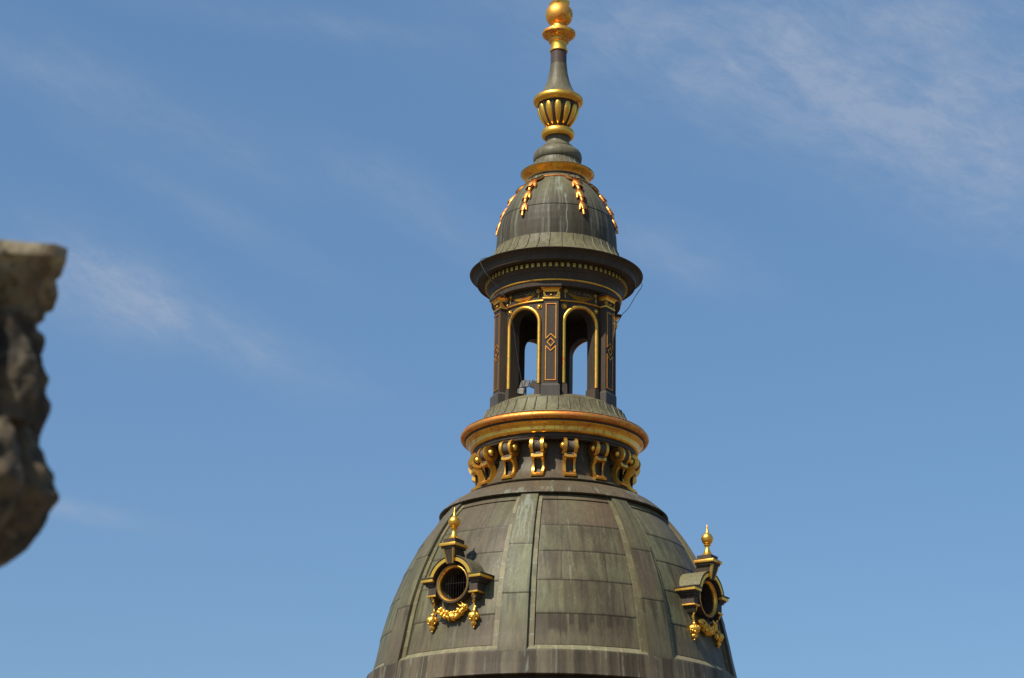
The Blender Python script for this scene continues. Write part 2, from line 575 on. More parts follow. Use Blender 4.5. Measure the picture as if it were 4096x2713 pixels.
def sheet_colour(u, h, seed, rows, cols, brown=0.35, drips=0.32, stain=0.0):
    """u = metres across, h = height; rows = seam heights; cols(row) = list of vertical seam positions"""
    u = np.asarray(u, float); h = np.asarray(h, float)
    row = np.searchsorted(np.array(sorted(rows)), h)
    sheet = row * 7.0
    seamv = np.ones_like(u)
    for k in range(len(rows) + 1):
        for j, cu in enumerate(cols(k)):
            cc = cu(h) if callable(cu) else cu
            sel = row == k
            sheet = np.where(sel & (u > cc), sheet + 1.7, sheet)
            d = np.abs(u - cc)
            seamv = np.where(sel, np.minimum(seamv, sstep(d, 0.004, 0.013) * 0.5 + 0.5), seamv)
    t1 = hsh(sheet, sheet * 0.37, seed)
    big = fbm(u * 0.9 + seed, h * 0.55 + seed * 3.1, seed, 4)
    st = fbm(u * 11 + seed, h * 0.55, seed + 5, 4)
    st2 = fbm(u * 30 + seed, h * 0.9, seed + 9, 3)
    m = np.clip(brown + (t1 - 0.5) * 0.75 + (big - 0.5) * 1.8 + (st - 0.5) * 1.2, 0, 1)
    g_ = np.clip((fbm(u * 1.6, h * 0.6, seed + 21) - 0.35) * 2, 0, 1)
    col = (C_OL[None] * (1 - g_[:, None]) + C_GR[None] * g_[:, None])
    col = col * (1 - m[:, None]) + C_BR[None] * m[:, None]
    val = 1 + (t1 - 0.5) * 0.22 + (st - 0.5) * 0.50 + (st2 - 0.5) * 0.34
    col = col * val[:, None]
    # rain stains: dark fingers running down from each horizontal seam and along its top
    hr = np.array(sorted(rows) + [99.0])
    below = hr[np.clip(row, 0, len(hr) - 1)] - h
    fing = fbm(u * 7 + 3, row * 9.1, seed + 31, 3)
    ln = 0.06 + 1.0 * np.clip(fing - 0.42, 0, 1) * 2.6
    dark = np.clip(1.6 * (1 - below / np.maximum(ln, 1e-3)), 0, 1) * sstep(fing, 0.44, 0.58) * (0.34 + stain + 0.22 * (row == 0))
    colm = sstep(fbm(u * 4.2 + 9, h * 0.22 + row * 2.0, seed + 33, 3), 0.56, 0.68) * 0.38
    dark = np.maximum(dark, colm)
    col = col * (1 - dark[:, None]) + C_DK[None] * dark[:, None]
    rising = np.concatenate([[h.min()], np.array(sorted(rows))])[row]
    up = np.exp(-(h - rising) / 0.07) * (0.18 + 0.35 * sstep(fbm(u * 5, row * 4.0, seed + 41, 3), 0.45, 0.6))
    col = col * (1 - up[:, None]) + C_DK[None] * 1.25 * up[:, None]
    # pale bird-lime and lime streaks
    lane = fbm(u * 17, row * 0.0 + 2.0, seed + 51, 2)
    seg = fbm(u * 17, h * 1.7, seed + 52, 3)
    fine = fbm(u * 70, h * 3, seed + 53, 2)
    p = sstep(lane, 0.66, 0.76) * sstep(seg, 0.52, 0.64) * sstep(fine, 0.4, 0.6) * drips
    dot = sstep(fbm(u * 26, h * 22, seed + 61, 2), 0.84, 0.90) * 0.35
    p = np.clip(p + dot, 0, 0.8)
    col = col * (1 - p[:, None]) + C_PL[None] * p[:, None]
    # seams
    for s in rows:
        wob = (fbm(u * 1.5, u * 0 + s, seed + 71, 3) - 0.5) * 0.03
        d = np.abs(h - s - wob)
        k = (1 - sstep(d, 0.004, 0.016)) * 0.62
        col = col * (1 - k[:, None]) + C_DK[None] * 0.55 * k[:, None]
        k2 = (1 - sstep(np.abs(h - s - wob + 0.024), 0.004, 0.014)) * 0.25
        col = col * (1 + k2[:, None])
    col = col * seamv[:, None]
    return np.clip(col, 0.01, 0.6)


def grid_mesh(name, azs, hs, rfun, colfun, skip=None):
    """azs: degrees (own frame), hs heights; rfun(AZ,H)->r; colfun(AZ,H,r)->rgb"""
    A, H = np.meshgrid(azs, hs)
    rr = rfun(A, H)
    ar = np.radians(A)
    v = np.stack([rr * np.sin(ar), -rr * np.cos(ar), H], -1).reshape(-1, 3)
    ny, nx = A.shape
    idx = np.arange(nx * ny).reshape(ny, nx)
    f = np.stack([idx[:-1, :-1], idx[:-1, 1:], idx[1:, 1:], idx[1:, :-1]], -1).reshape(-1, 4)
    if skip is not None:
        ca = (A[:-1, :-1] + A[1:, 1:]) / 2; ch = (H[:-1, :-1] + H[1:, 1:]) / 2
        f = f[~skip(ca, ch).reshape(-1)]
    me = bpy.data.meshes.new(name)
    me.from_pydata(v.tolist(), [], f.tolist())
    c = colfun(A.reshape(-1), H.reshape(-1), rr.reshape(-1))
    at = me.color_attributes.new('paint', 'FLOAT_COLOR', 'POINT')
    buf = np.ones((len(v), 4), np.float32)
    buf[:, :3] = c
    at.data.foreach_set('color', buf.reshape(-1))
    return me


HB, HT = 8.62, 12.45            # foot and head of the panelled field
RIBH = 4.25                     # half-width of a rib, degrees
PAN = 22.5 - RIBH
STRIP = 2.05
ROWS = [9.446, 10.21, 10.91, 11.557]
DH = 10.17                      # height of the oculus centres
DORM_AZ = [A0 + 1.9 + 90 * k for k in range(4)]


def panel_cols(seed, k):
    rnd = random.Random(seed * 17 + k)
    base = [-0.52, 0.42] if k % 2 == 0 else [-0.05, 0.75]
    return [(lambda h, b0=b0 + rnd.uniform(-0.06, 0.06): b0 * RD(h) * 0.28) for b0 in base]


def make_panel(k):
    c = A0 + 45 * k
    seed = 3.0 + k * 5
    az_in = PAN - STRIP
    n = 96
    azs = np.concatenate([[-PAN, -PAN + 0.02], np.linspace(-PAN + 0.3, -az_in - 0.06, 6), np.linspace(-az_in, az_in, n), np.linspace(az_in + 0.06, PAN - 0.3, 6), [PAN - 0.02, PAN]])
    hs = np.concatenate([[HB - 0.03, HB], np.linspace(HB + 0.03, HB + 0.125, 5), np.linspace(HB + 0.135, 12.25, 190), [12.26, 12.30, 12.36, 12.42, 12.47]])

    def depth(A, H):
        side = np.where(np.abs(A) > az_in - 0.001 + 0.03, 0.070, 0.110)
        bot = np.clip((H - HB) / 0.125, 0, 1) * 0.11
        top = np.where(H > 12.255, 0.075, 0.2)
        return np.minimum(np.minimum(side, bot), top)

    def rf(A, H):
        buckle = (fbm(A * 0.25 + seed, H * 1.2, seed, 3) - 0.5) * 0.014
        # each sheet laps 12 mm over the one below
        rows = np.array(ROWS)
        lap = np.zeros_like(H)
        k_ = np.searchsorted(rows, H)
        lo = np.concatenate([[HB], rows])[k_]
        lap = 0.012 * np.clip(1 - (H - lo) / 0.35, 0, 1)
        inner = (np.abs(A) < az_in) & (H > HB + 0.13) & (H < 12.25)
        return RD(H) - depth(A, H) + np.where(inner, buckle + lap, 0)

    def cf(A, H, r):
        u = np.radians(A) * RD(H)
        br = {0: 0.40, 1: 0.42}.get(k, 0.4)
        col = sheet_colour(u + k * 3.0, H, seed, ROWS, lambda q: [(lambda h, f=f: f(h) + k * 3.0) for f in panel_cols(k, q)], brown=br, stain=0.12)
        low = sstep(H, 9.6, 9.0)[:, None] * 0.55 + sstep(H, 11.2, 12.2)[:, None] * 0.35
        col = col * (1 - low) + (C_BR[None] * (0.9 + 0.4 * fbm(u * 9, H * 0.5, seed + 2)[:, None])) * low
        if k == 1:
            # dark water stains under the lowest seam, as on the front panel of the tower
            for (cu, w_, ln_) in ((-0.78, 0.09, 0.40), (-0.57, 0.12, 0.46), (-0.36, 0.05, 0.24), (-0.10, 0.10, 0.42), (0.10, 0.05, 0.2), (0.50, 0.09, 0.28), (0.70, 0.04, 0.2)):
                ww = w_ * (0.75 + 0.6 * fbm(H * 4 + cu * 9, u * 3, 201, 3))
                q = (1 - sstep(np.abs(u - cu), ww * 0.75, ww * 1.15)) * (1 - sstep(9.43 - H, ln_ * 0.7, ln_ * (0.9 + 0.5 * fbm(u * 20, u * 0, 202, 2)))) * (H < 9.44) * 0.80
                col = col * (1 - q[:, None]) + (C_DK * 1.3)[None] * q[:, None]
            q = ((1 - sstep(np.abs(u + 0.02), 0.03, 0.09)) * (H > 9.46) * (H < 10.2) * sstep(fbm(u * 14, H * 1.0, 203, 3), 0.40, 0.6) * 0.45)[:, None]
            col = col * (1 - q) + (C_DK * 1.4)[None] * q
            red = (sstep(H, 11.57, 11.60) * sstep(u, -0.3, 0.4) * 0.5)[:, None]
            col = col * (1 - red) + np.array([0.105, 0.066, 0.044])[None] * red
        # frame strip: short lengths of sheet, each with its own tone and a clipped joint
        st = (np.abs(A) > az_in)
        ix = np.floor(H / 0.325 + 0.4)
        tone = 0.78 + 0.46 * hsh(ix, np.sign(A), seed)
        mixr = hsh(ix, np.sign(A) + 3, seed + 4)
        fr = np.abs((H / 0.325 + 0.4) - np.round(H / 0.325 + 0.4)) * 0.325
        joint = 1 - sstep(fr, 0.006, 0.018)
        blot = fbm(u * 9, H * 5, seed + 7, 4)
        sc = (C_OL[None] * (1 - mixr[:, None] * 0.3) + C_RU[None] * 0.8 * mixr[:, None] * 0.3) * (tone * (0.75 + 0.5 * blot))[:, None]
        jn = (joint * sstep(fbm(u * 60, H * 10, seed), 0.4, 0.6))[:, None] * 0.7
        sc = sc * (1 - jn) + C_PL[None] * jn
        col = np.where(st[:, None], sc, col)
        # sill at the foot, pale with worn joints
        sill = (H < HB + 0.128) & ~(st & (H > HB + 0.06))
        jx = np.abs((u / 0.36) - np.round(u / 0.36)) * 0.36
        j2 = (1 - sstep(jx, 0.006, 0.02))[:, None] * 0.6
        s2 = np.array([0.17, 0.155, 0.098])[None] * (0.75 + 0.5 * fbm(u * 6, H * 8, seed + 8)[:, None])
        s2 = s2 * (1 - j2) + np.array([0.33, 0.26, 0.17])[None] * j2
        col = np.where(sill[:, None], s2, col)
        rim = (H < HB + 0.004)[:, None] * 0.8
        return col * (1 - rim) + C_DK[None] * rim

    skip = None
    if k % 2 == 0:
        sh = 1.9
        def skip(ca, ch):
            uu = np.radians(ca - sh) * RD(ch)
            return uu ** 2 + (ch - DH) ** 2 < 0.345 ** 2
    me = grid_mesh('dome_panel', azs, hs, rf, cf, skip)
    return me_obj('dome_panel', me, M_DOME, root, az=c, smooth=40)


for k in range(8):
    make_panel(k)


def make_rib(k):
    c = A0 + 22.5 + 45 * k
    seed = 60.0 + k * 3
    azs = np.concatenate([[-RIBH, -RIBH], np.linspace(-RIBH + 0.05, RIBH - 0.05, 30), [RIBH, RIBH]])
    hs = np.linspace(HB - 0.03, 12.47, 220)
    rr_ = [9.89, 11.065]

    def rf(A, H):
        j = np.zeros_like(A); j[:, 0] = -0.15; j[:, -1] = -0.15
        lo = np.concatenate([[HB], np.array(rr_)])[np.searchsorted(np.array(rr_), H)]
        lap = 0.010 * np.clip(1 - (H - lo) / 0.4, 0, 1)
        return RD(H) + j + lap + (fbm(A * 0.4 + seed, H * 0.9, seed, 3) - 0.5) * 0.010

    def cf(A, H, r):
        u = np.radians(A) * RD(H)
        col = sheet_colour(u + k * 2.3, H, seed, rr_, lambda q: [], brown=0.30 if k != 0 else 0.2, drips=0.2)
        low = sstep(H, 9.7, 8.9)[:, None] * 0.6
        col = col * (1 - low) + C_BR[None] * (0.85 + 0.4 * fbm(u * 10, H * .4, seed + 3))[:, None] * low
        if k == 0:
            # splash of bird-lime at the head of the rib with runs below it
            rnd = random.Random(5)
            p = np.zeros_like(u)
            d = ((u + 0.02) / 0.11) ** 2 + ((H - 12.22) / 0.17) ** 2
            p = np.maximum(p, (1 - sstep(d, 0.4, 1.5)) * sstep(fbm(u * 22, H * 12, 7, 4), 0.42, 0.60) * 0.75)
            for i in range(9):
                x0 = rnd.uniform(-0.16, 0.14); top = rnd.uniform(11.9, 12.2); bot = top - rnd.uniform(0.35, 1.1)
                wx = x0 * (1 + (12.2 - H) * 0.22) + 0.018 * np.sin(H * 9 + i * 2)
                ww = 0.006 + 0.008 * sstep(H, bot + 0.5, top)
                inside = sstep(H, bot, bot + 0.05) * (1 - sstep(H, top, top + 0.05))
                p = np.maximum(p, (1 - sstep(np.abs(u - wx), ww, ww + 0.010)) * inside * 0.65)
            col = col * (1 - p[:, None]) + C_PL[None] * 0.85 * p[:, None]
        edge = (np.abs(A) > RIBH - 0.06)[:, None] * 0.25
        return col * (1 - edge) + C_DK[None] * edge
    me = grid_mesh('dome_rib', azs, hs, rf, cf)
    return me_obj('dome_rib', me, M_DOME, root, az=c, smooth=40)


for k in range(8):
    make_rib(k)

# ---- band under the panels: upright sheets
azs = np.linspace(0, 360, 1001)
hs = np.array([8.02, 8.05, 8.085, 8.10, 8.115] + list(np.linspace(8.14, 8.58, 22)) + [8.605, 8.622, 8.624])
bandr = {8.02: 4.12, 8.05: 4.12, 8.085: 4.15, 8.10: 4.262}


def rband(A, H):
    r = np.interp(H, [8.02, 8.05, 8.085, 8.10, 8.115, 8.35, 8.60, 8.622, 8.624], [4.10, 4.10, 4.13, 4.275, 4.285, 4.245, 4.212, 4.205, 4.10])
    return r + (fbm(A * 0.3, H * 0.5, 5, 2) - 0.5) * 0.008 * (H > 8.12)


def cband(A, H, r):
    u = np.radians(A) * 4.24
    n = 30
    ix = np.floor(A / (360 / n) + 0.35)
    frc = np.abs(A / (360 / n) + 0.35 - np.round(A / (360 / n) + 0.35)) * (360 / n) * R(1) * 4.24
    t = hsh(ix, ix * 0.3, 4.0)
    wash = fbm(u * 5.5, H * 0.12, 81, 3)
    wash2 = fbm(u * 16, H * 0.35, 82, 3)
    col = (C_BR * 0.86)[None] * (0.85 + 0.3 * t)[:, None]
    w = sstep(wash, 0.50, 0.58)[:, None] * 0.9
    front = (np.abs(((A - 20 + 180) % 360) - 180) < 60)[:, None]
    lightc = np.array([0.128, 0.105, 0.070])[None]
    col = col * (1 - w * 0.8) + lightc * w * 0.8
    dk = sstep(wash, 0.46, 0.40)[:, None] * 0.45
    col = col * (1 - dk) + (C_DK * 1.15)[None] * dk
    col = col * (0.72 + 0.56 * wash2)[:, None]
    p = (sstep(fbm(u * 24, u * 0 + 1, 83, 2), 0.70, 0.76) * sstep(fbm(u * 24, H * 3, 84, 2), 0.45, 0.6))[:, None] * 0.4
    col = col * (1 - p) + C_PL[None] * p
    s = (1 - sstep(frc, 0.004, 0.014))[:, None] * 0.7
    col = col * (1 - s) + C_DK[None] * 0.6 * s
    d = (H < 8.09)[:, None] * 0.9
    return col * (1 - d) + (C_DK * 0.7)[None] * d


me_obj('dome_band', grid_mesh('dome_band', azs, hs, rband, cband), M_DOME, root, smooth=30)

# ---- skirt over the panels
hs = np.array([12.40, 12.41, 12.432, 12.445, 12.50, 12.56, 12.62, 12.68, 12.74, 12.79, 12.82, 12.84, 12.848, 12.850])


def rskirt(A, H):
    return np.interp(H, [12.40, 12.41, 12.432, 12.445, 12.50, 12.56, 12.62, 12.68, 12.74, 12.79, 12.82, 12.84, 12.848, 12.850],
                     [2.48, 2.60, 2.665, 2.662, 2.60, 2.535, 2.465, 2.39, 2.305, 2.21, 2.14, 2.08, 2.04, 1.88]) + (fbm(A * 0.4, H, 6, 2) - 0.5) * 0.008


def cskirt(A, H, r):
    u = np.radians(A) * 2.35
    n = 34
    q = A / (360 / n) + (H - 12.45) * 0.35
    frc = np.abs(q - np.round(q)) * (360 / n) * R(1) * 2.35
    t = hsh(np.floor(q + 0.5), 1.0, 6.0)
    col = (np.array([0.086, 0.068, 0.045]))[None] * (0.8 + 0.35 * t + 0.25 * fbm(u * 6, H * 3, 7))[:, None]
    bl = fbm(u * 3.0 + 4, H * 2.2 + 1, 91, 4)
    fi = fbm(u * 26, H * 9 + u * 8, 92, 4)
    p = (sstep(bl, 0.47, 0.60) * sstep(fi, 0.44, 0.62))[:, None] * 0.6
    col = col * (1 - p) + np.array([0.20, 0.21, 0.165])[None] * p
    s = (1 - sstep(frc, 0.003, 0.012))[:, None] * 0.6
    col = col * (1 - s) + C_DK[None] * s
    rust = sstep(fbm(u * 30, H * 26, 93, 2), 0.87, 0.91)[:, None] * 0.7
    col = col * (1 - rust) + np.array([0.45, 0.13, 0.06])[None] * rust
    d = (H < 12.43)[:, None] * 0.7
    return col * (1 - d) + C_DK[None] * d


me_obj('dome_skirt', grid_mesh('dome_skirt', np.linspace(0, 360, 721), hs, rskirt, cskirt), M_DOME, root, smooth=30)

# ---- neck between the dome and the gilt ring
lathe('dome_neck', [(1.88, 12.80), (1.915, 12.84), (1.92, 12.898), (1.985, 12.908), (1.995, 12.928), (1.935, 12.955), (1.87, 13.00), (1.80, 13.06), (1.74, 13.15), (1.69, 13.24),
                    (1.655, 13.34), (1.63, 13.45), (1.615, 13.56), (1.612, 13.60), (1.618, 13.603), (1.618, 13.612), (1.605, 13.616), (1.60, 13.75), (1.60, 13.90)], M_NECK, root, 200, 30)

# ---- great gilt ring
lathe('ring_soffit', [(1.59, 13.885), (1.84, 13.875), (1.885, 13.872), (1.892, 13.90), (1.885, 13.915), (1.905, 13.93), (1.912, 13.985), (1.900, 13.992), (1.915, 14.012)], M_DARK, root, 200, 30)
lathe('gilt_ring', [(1.915, 14.012), (1.945, 14.014), (1.968, 14.03), (1.984, 14.06), (1.988, 14.09), (1.984, 14.115), (1.986, 14.14), (2.0, 14.168), (2.028, 14.195), (2.06, 14.217), (2.087, 14.232), (2.089, 14.242)], G_RING, root, 220, 50)
lathe('ring_groove', [(2.089, 14.242), (2.10, 14.25), (2.102, 14.275), (2.112, 14.29)], M_DARK, root, 200)
lathe('gilt_torus', arc(2.137, 14.365, 0.082, -120, 95, 16), G_RED, root, 220, 60)
lathe('torus_flashing', [(2.13, 14.448), (2.165, 14.462), (2.15, 14.475), (2.03, 14.505), (1.90, 14.548), (1.852, 14.570)], M_EDGE, root, 200)

# ---- flared roof with batten seams at the foot of the lantern
LROOF = [(1.852, 14.570), (1.815, 14.60), (1.775, 14.65), (1.735, 14.715), (1.70, 14.785), (1.665, 14.865), (1.638, 14.93), (1.628, 14.955)]
lathe('lantern_roof', LROOF + [(1.630, 14.962), (1.612, 14.968), (1.56, 15.005), (1.48, 15.05), (1.36, 15.11), (1.2, 15.17), (0.9, 15.23), (0.5, 15.26), (0, 15.27)], M_ROOF, root, 180, 28)


def batten(prof, name, mat, n, rad, phase=0.0, lean=0.0):
    bm = bmesh.new()
    pts = []
    for i, (r, h) in enumerate(prof):
        t = i / (len(prof) - 1)
        pts.append(P3(lean * (1 - t) ** 2, r + rad * 0.35, h))
    tube(bm, pts, rad, 6)
    o = bm_obj(name, bm, mat, root, az=phase)
    for k in range(1, n):
        copy_part(o, phase + 360 * k / n + 0.4 * math.sin(k * 2.3))
    return o


batten(LROOF[1:], 'roof_batten', M_ROOF, 42, 0.020, 2.0)

# ---- lantern wall with six arched openings
RW, RWI = 1.365, 1.11
AW, ASP, ACR = 0.385, 16.84, 17.21     # half-width, springing, crown of an opening
HW0, HW1 = 15.05, 17.70


def arch_h(s, w=AW, rise=ACR - ASP):
    return ASP + rise * math.sqrt(max(0.0, 1 - (s / w) ** 2))


def lantern_bay():
    bm = bmesh.new()
    L = RW * R(30)
    ss = sorted(set([-L, -L * 0.85, -AW - 0.12, -AW - 0.06, -AW] + [AW * math.sin(R(a)) for a in range(-84, 85, 7)] + [AW, AW + 0.06, AW + 0.12, L * 0.85, L]))
    def row(r, hh):
        return [bm.verts.new(P3(math.degrees(s / RW), r, h)) for s, h in zip(ss, hh)]
    low = [arch_h(s) if abs(s) < AW - 1e-6 else (ASP if abs(abs(s) - AW) < 1e-6 else HW0) for s in ss]
    lowo, lowi = row(RW, low), row(RWI, low)
    topo, topi = row(RW, [HW1] * len(ss)), row(RWI, [HW1] * len(ss))
    # jamb verts
    jl = {}
    for i, s in enumerate(ss):
        if abs(abs(s) - AW) < 1e-6:
            jl[i] = (bm.verts.new(P3(math.degrees(s / RW), RW, HW0)), bm.verts.new(P3(math.degrees(s / RW), RWI, HW0)))
    for i in range(len(ss) - 1):
        a, c = i, i + 1
        inside = abs((ss[a] + ss[c]) / 2) < AW
        bm.faces.new((lowo[a], lowo[c], topo[c], topo[a]))
        bm.faces.new((lowi[a], lowi[c], topi[c], topi[a]))
        if inside:
            bm.faces.new((lowo[a], lowo[c], lowi[c], lowi[a]))
        else:
            for k_, other in ((a, c), (c, a)):
                if k_ in jl and other not in jl:
                    bm.faces.new((jl[k_][0], lowo[other], lowo[k_]))
                    bm.faces.new((jl[k_][1], lowi[other], lowi[k_]))
    for i, (o_, n_) in jl.items():
        bm.faces.new((o_, lowo[i], lowi[i], n_))
    bmesh.ops.remove_doubles(bm, verts=bm.verts, dist=1e-5)
    return bm


bay_az = [A0 + 60 * k for k in range(6)]
wall = bm_obj('lantern_wall', lantern_bay(), M_DARK, root, az=bay_az[0], smooth=30)


def bent(s, r, h):
    return P3(math.degrees(s / RW), r, h)


bm = bmesh.new()
pts = [bent(-AW - 0.045, RW + 0.012, 15.35 + i * 0.298) for i in range(6)]
pts += [bent((AW + 0.045) * -math.cos(R(a)), RW + 0.012, ASP + (ACR - ASP + 0.045) * math.sin(R(a))) for a in range(6, 175, 7)]
pts += [bent(AW + 0.045, RW + 0.012, 15.35 + i * 0.298) for i in range(5, -1, -1)]
tube(bm, pts, 0.047, 12)
trim = bm_obj('arch_moulding', bm, G_MED, wall)

for sgn in (-1, 1):
    bm = bmesh.new()
    a_, b2 = sorted((sgn * (AW - 0.035), sgn * (AW + 0.085)))
    azc = math.degrees((a_ + b2) / 2 / RW)
    mat_r = Matrix.Rotation(R(azc), 4, 'Z')
    vs0 = set(bm.verts)
    frustum(bm, (-0.072, 0.072, RWI, RW + 0.085, 14.98), (-0.060, 0.060, RWI, RW + 0.062, 15.33))
    new = [v for v in bm.verts if v not in vs0]
    bmesh.ops.transform(bm, matrix=mat_r, verts=new)
    bm_obj('jamb_foot', bm, M_DARK, wall, smooth=0)

# studs, rosettes, swag and ribbon over each arch
for sgn in (-1, 1):
    bm = bmesh.new()
    c = bent(sgn * 0.425, RW + 0.006, 17.235)
    ball(bm, (0, 0, 0), 0.046, 2)
    bmesh.ops.translate(bm, vec=c, verts=bm.verts)
    ring = [bent(sgn * 0.425 + 0.056 * math.cos(R(a)), RW + 0.008, 17.235 + 0.056 * math.sin(R(a))) for a in range(0, 360, 24)]
    tube(bm, ring, 0.008, 6, closed=True)
    bm_obj('stud', bm, G_CLEAN, wall)
    bm = bmesh.new()
    vs = ball(bm, (0, 0, 0), 0.032, 2)
    bmesh.ops.translate(bm, vec=bent(sgn * 0.395, RW + 0.02, 17.622), verts=vs)
    ring = [bent(sgn * 0.395 + 0.043 * math.cos(R(a)), RW + 0.015, 17.622 + 0.043 * math.sin(R(a))) for a in range(0, 360, 24)]
    tube(bm, ring, 0.010, 6, closed=True)
    # hanging husk under the rosette
    hp = [bent(sgn * 0.405, RW + 0.012, 17.57 - i * 0.02) for i in range(8)]
    tube(bm, hp, [0.006, 0.020, 0.012, 0.022, 0.014, 0.018, 0.010, 0.004], 6)
    bm_obj('rosette', bm, G_DULL, wall)
bm = bmesh.new()
NU, NV = 28, 9
gr = []
for j in range(NV + 1):
    v = j / NV
    rowv = []
    for i in range(NU + 1):
        t = i / NU * 2 - 1
        s = 0.36 * t
        top = 17.592 - 0.085 * (1 - t * t) - 0.01
        bot = 17.585 - 0.185 * (1 - t * t) ** 0.9
        hh = top + (bot - top) * v
        fold = 0.018 * (1 - t * t) * (1 + math.cos(v * PI * 5)) + 0.004
        rowv.append(bm.verts.new(bent(s, RW + 0.004 + fold, hh)))
    gr.append(rowv)
for j in range(NV):
    for i in range(NU):
        bm.faces.new((gr[j][i], gr[j][i + 1], gr[j + 1][i + 1], gr[j + 1][i]))
bm_obj('swag', bm, G_DULL, wall, smooth=60)
for sgn in (-1, 1):
    bm = bmesh.new()
    pts = [bent(sgn * (0.04 + 0.25 * t), RW + 0.010, 17.57 + 0.022 * math.sin(t * 14) + 0.02 * t) for t in [i / 22 for i in range(23)]]
    tube(bm, pts, 0.006, 5)
    bm_obj('ribbon', bm, G_DULL, wall)
for a in bay_az[1:]:
    copy_part(wall, a)

lathe('string_course', [(RW - 0.01, 17.352), (RW + 0.032, 17.356), (RW + 0.040, 17.372), (RW + 0.030, 17.392), (RW + 0.012, 17.40), (RW - 0.01, 17.402)], G_MED, root, 180)
lathe('lantern_ceiling', [(RW - 0.02, 17.66), (1.0, 17.60), (0.6, 17.58), (0, 17.57)], M_DARK, root, 90)

# ---- six pilasters
PB = 1.53
bm = bmesh.new()
box(bm, -0.172, 0.172, 1.18, PB, 15.27, 17.335)
box(bm, -0.185, 0.185, 1.20, PB + 0.012, 17.318, 17.350)
pil = bm_obj('pilaster', bm, M_DARK, root, az=A0 + 30, smooth=0)
bm = bmesh.new()
box(bm, -0.222, 0.222, 1.19, PB + 0.055, 14.96, 15.235)
frustum(bm, (-0.222, 0.222, 1.19, PB + 0.055, 15.235), (-0.184, 0.184, 1.19, PB + 0.015, 15.292))
bm_obj('pedestal', bm, patina('pedestal copper', (0.095, 0.083, 0.07), (0.075, 0.066, 0.057), rough=0.5, streak=0.6), pil, smooth=0)


def flat_band(bm, pts, w, r, t=0.016, closed=False):
    """raised strip following a polyline in the (u,h) plane at outward distance r"""
    n = len(pts)
    ins, outs = [], []
    for i in range(n):
        p = Vector(pts[i])
        if closed:
            d1 = (Vector(pts[i]) - Vector(pts[i - 1])).normalized(); d2 = (Vector(pts[(i + 1) % n]) - p).normalized()
        else:
            d1 = (Vector(pts[i]) - Vector(pts[max(i - 1, 0)]))
            d2 = (Vector(pts[min(i + 1, n - 1)]) - p)
            if d1.length == 0: d1 = d2
            if d2.length == 0: d2 = d1
            d1 = d1.normalized(); d2 = d2.normalized()
        n1 = Vector((-d1.y, d1.x)); n2 = Vector((-d2.y, d2.x))
        m = (n1 + n2)
        m = m / max(m.length_squared, 0.2) * 2
        ins.append(tuple(p - m * w / 2)); outs.append(tuple(p + m * w / 2))
    strip_prism(bm, ins, outs, 'r', r - 0.02, r + t, closed)


bm = bmesh.new()
fw, fc, dh_, hw_ = 0.116, 16.29, 0.205, 0.118
flat_band(bm, [(-fw, fc + 0.095), (-fw, 17.235), (fw, 17.235), (fw, fc + 0.095), (0, fc + dh_)], 0.017, PB, closed=True)
flat_band(bm, [(-fw, fc - 0.095), (0, fc - dh_), (fw, fc - 0.095), (fw, 15.375), (-fw, 15.375)], 0.017, PB, closed=True)
flat_band(bm, [(-0.082, fc), (0, fc + 0.095), (0.082, fc), (0, fc - 0.095)], 0.017, PB, 0.02, closed=True)
bm_obj('panel_frame', bm, gilt('flaking gold leaf', 1.0, 0.38, tone=(0.85, 0.38, 0.06)), pil, smooth=0)
# capital
bm = bmesh.new()
box(bm, -0.165, 0.165, 1.25, PB - 0.005, 17.38, 17.60)
frustum(bm, (-0.232, 0.232, 1.28, PB + 0.100, 17.618), (-0.250, 0.250, 1.27, PB + 0.118, 17.650))
box(bm, -0.250, 0.250, 1.27, PB + 0.118, 17.650, 17.692)
cap = bm_obj('capital', bm, M_DARK, pil, smooth=0)
bm = bmesh.new()
box(bm, -0.198, 0.198, 1.26, PB + 0.030, 17.352, 17.392, 0.006)
# flaring gilt abacus
prev = None
for i in range(7):
    t = i / 6
    e = 0.052 * (1 - math.sqrt(max(0, 1 - t * t)))+ 0.012 * t
    cur = (-0.178 - e, 0.178 + e, 1.25, PB + 0.024 + e, 17.530 + 0.085 * t)
    if prev:
        frustum(bm, prev, cur)
    prev = cur
bm_obj('gilt_abacus', bm, G_MED, pil, smooth=30)
bm = bmesh.new()
for face in range(3):
    vs0 = set(bm.verts)
    for sgn in (-1, 1):
        lo_ = [(sgn * 0.01, 17.395), (sgn * 0.07, 17.395), (sgn * 0.13, 17.395), (sgn * 0.172, 17.395), (sgn * 0.172, 17.42), (sgn * 0.176, 17.47), (sgn * 0.188, 17.505)]
        hi_ = [(sgn * 0.01, 17.402), (sgn * 0.06, 17.408), (sgn * 0.10, 17.425), (sgn * 0.125, 17.45), (sgn * 0.138, 17.478), (sgn * 0.150, 17.505), (sgn * 0.182, 17.528)]
        strip_prism(bm, lo_, hi_, 'r', PB - 0.02, PB + 0.035)
    vs = ball(bm, (0, 0, 0), 0.033, 2)
    bmesh.ops.translate(bm, vec=(0, -(PB + 0.012), 17.445), verts=vs)
    new = [v for v in bm.verts if v not in vs0]
    if face:
        sgn = -1 if face == 1 else 1
        # the same leaf on the two returns of the capital
        bmesh.ops.transform(bm, matrix=Matrix.Translation((0, -1.36, 0)) @ Matrix.Rotation(sgn * PI / 2, 4, 'Z') @ Matrix.Translation((0, 1.36, 0)), verts=new)
bm_obj('volute_leaf', bm, G_MED, pil, smooth=40)
for k in range(1, 6):
    copy_part(pil, A0 + 30 + 60 * k)

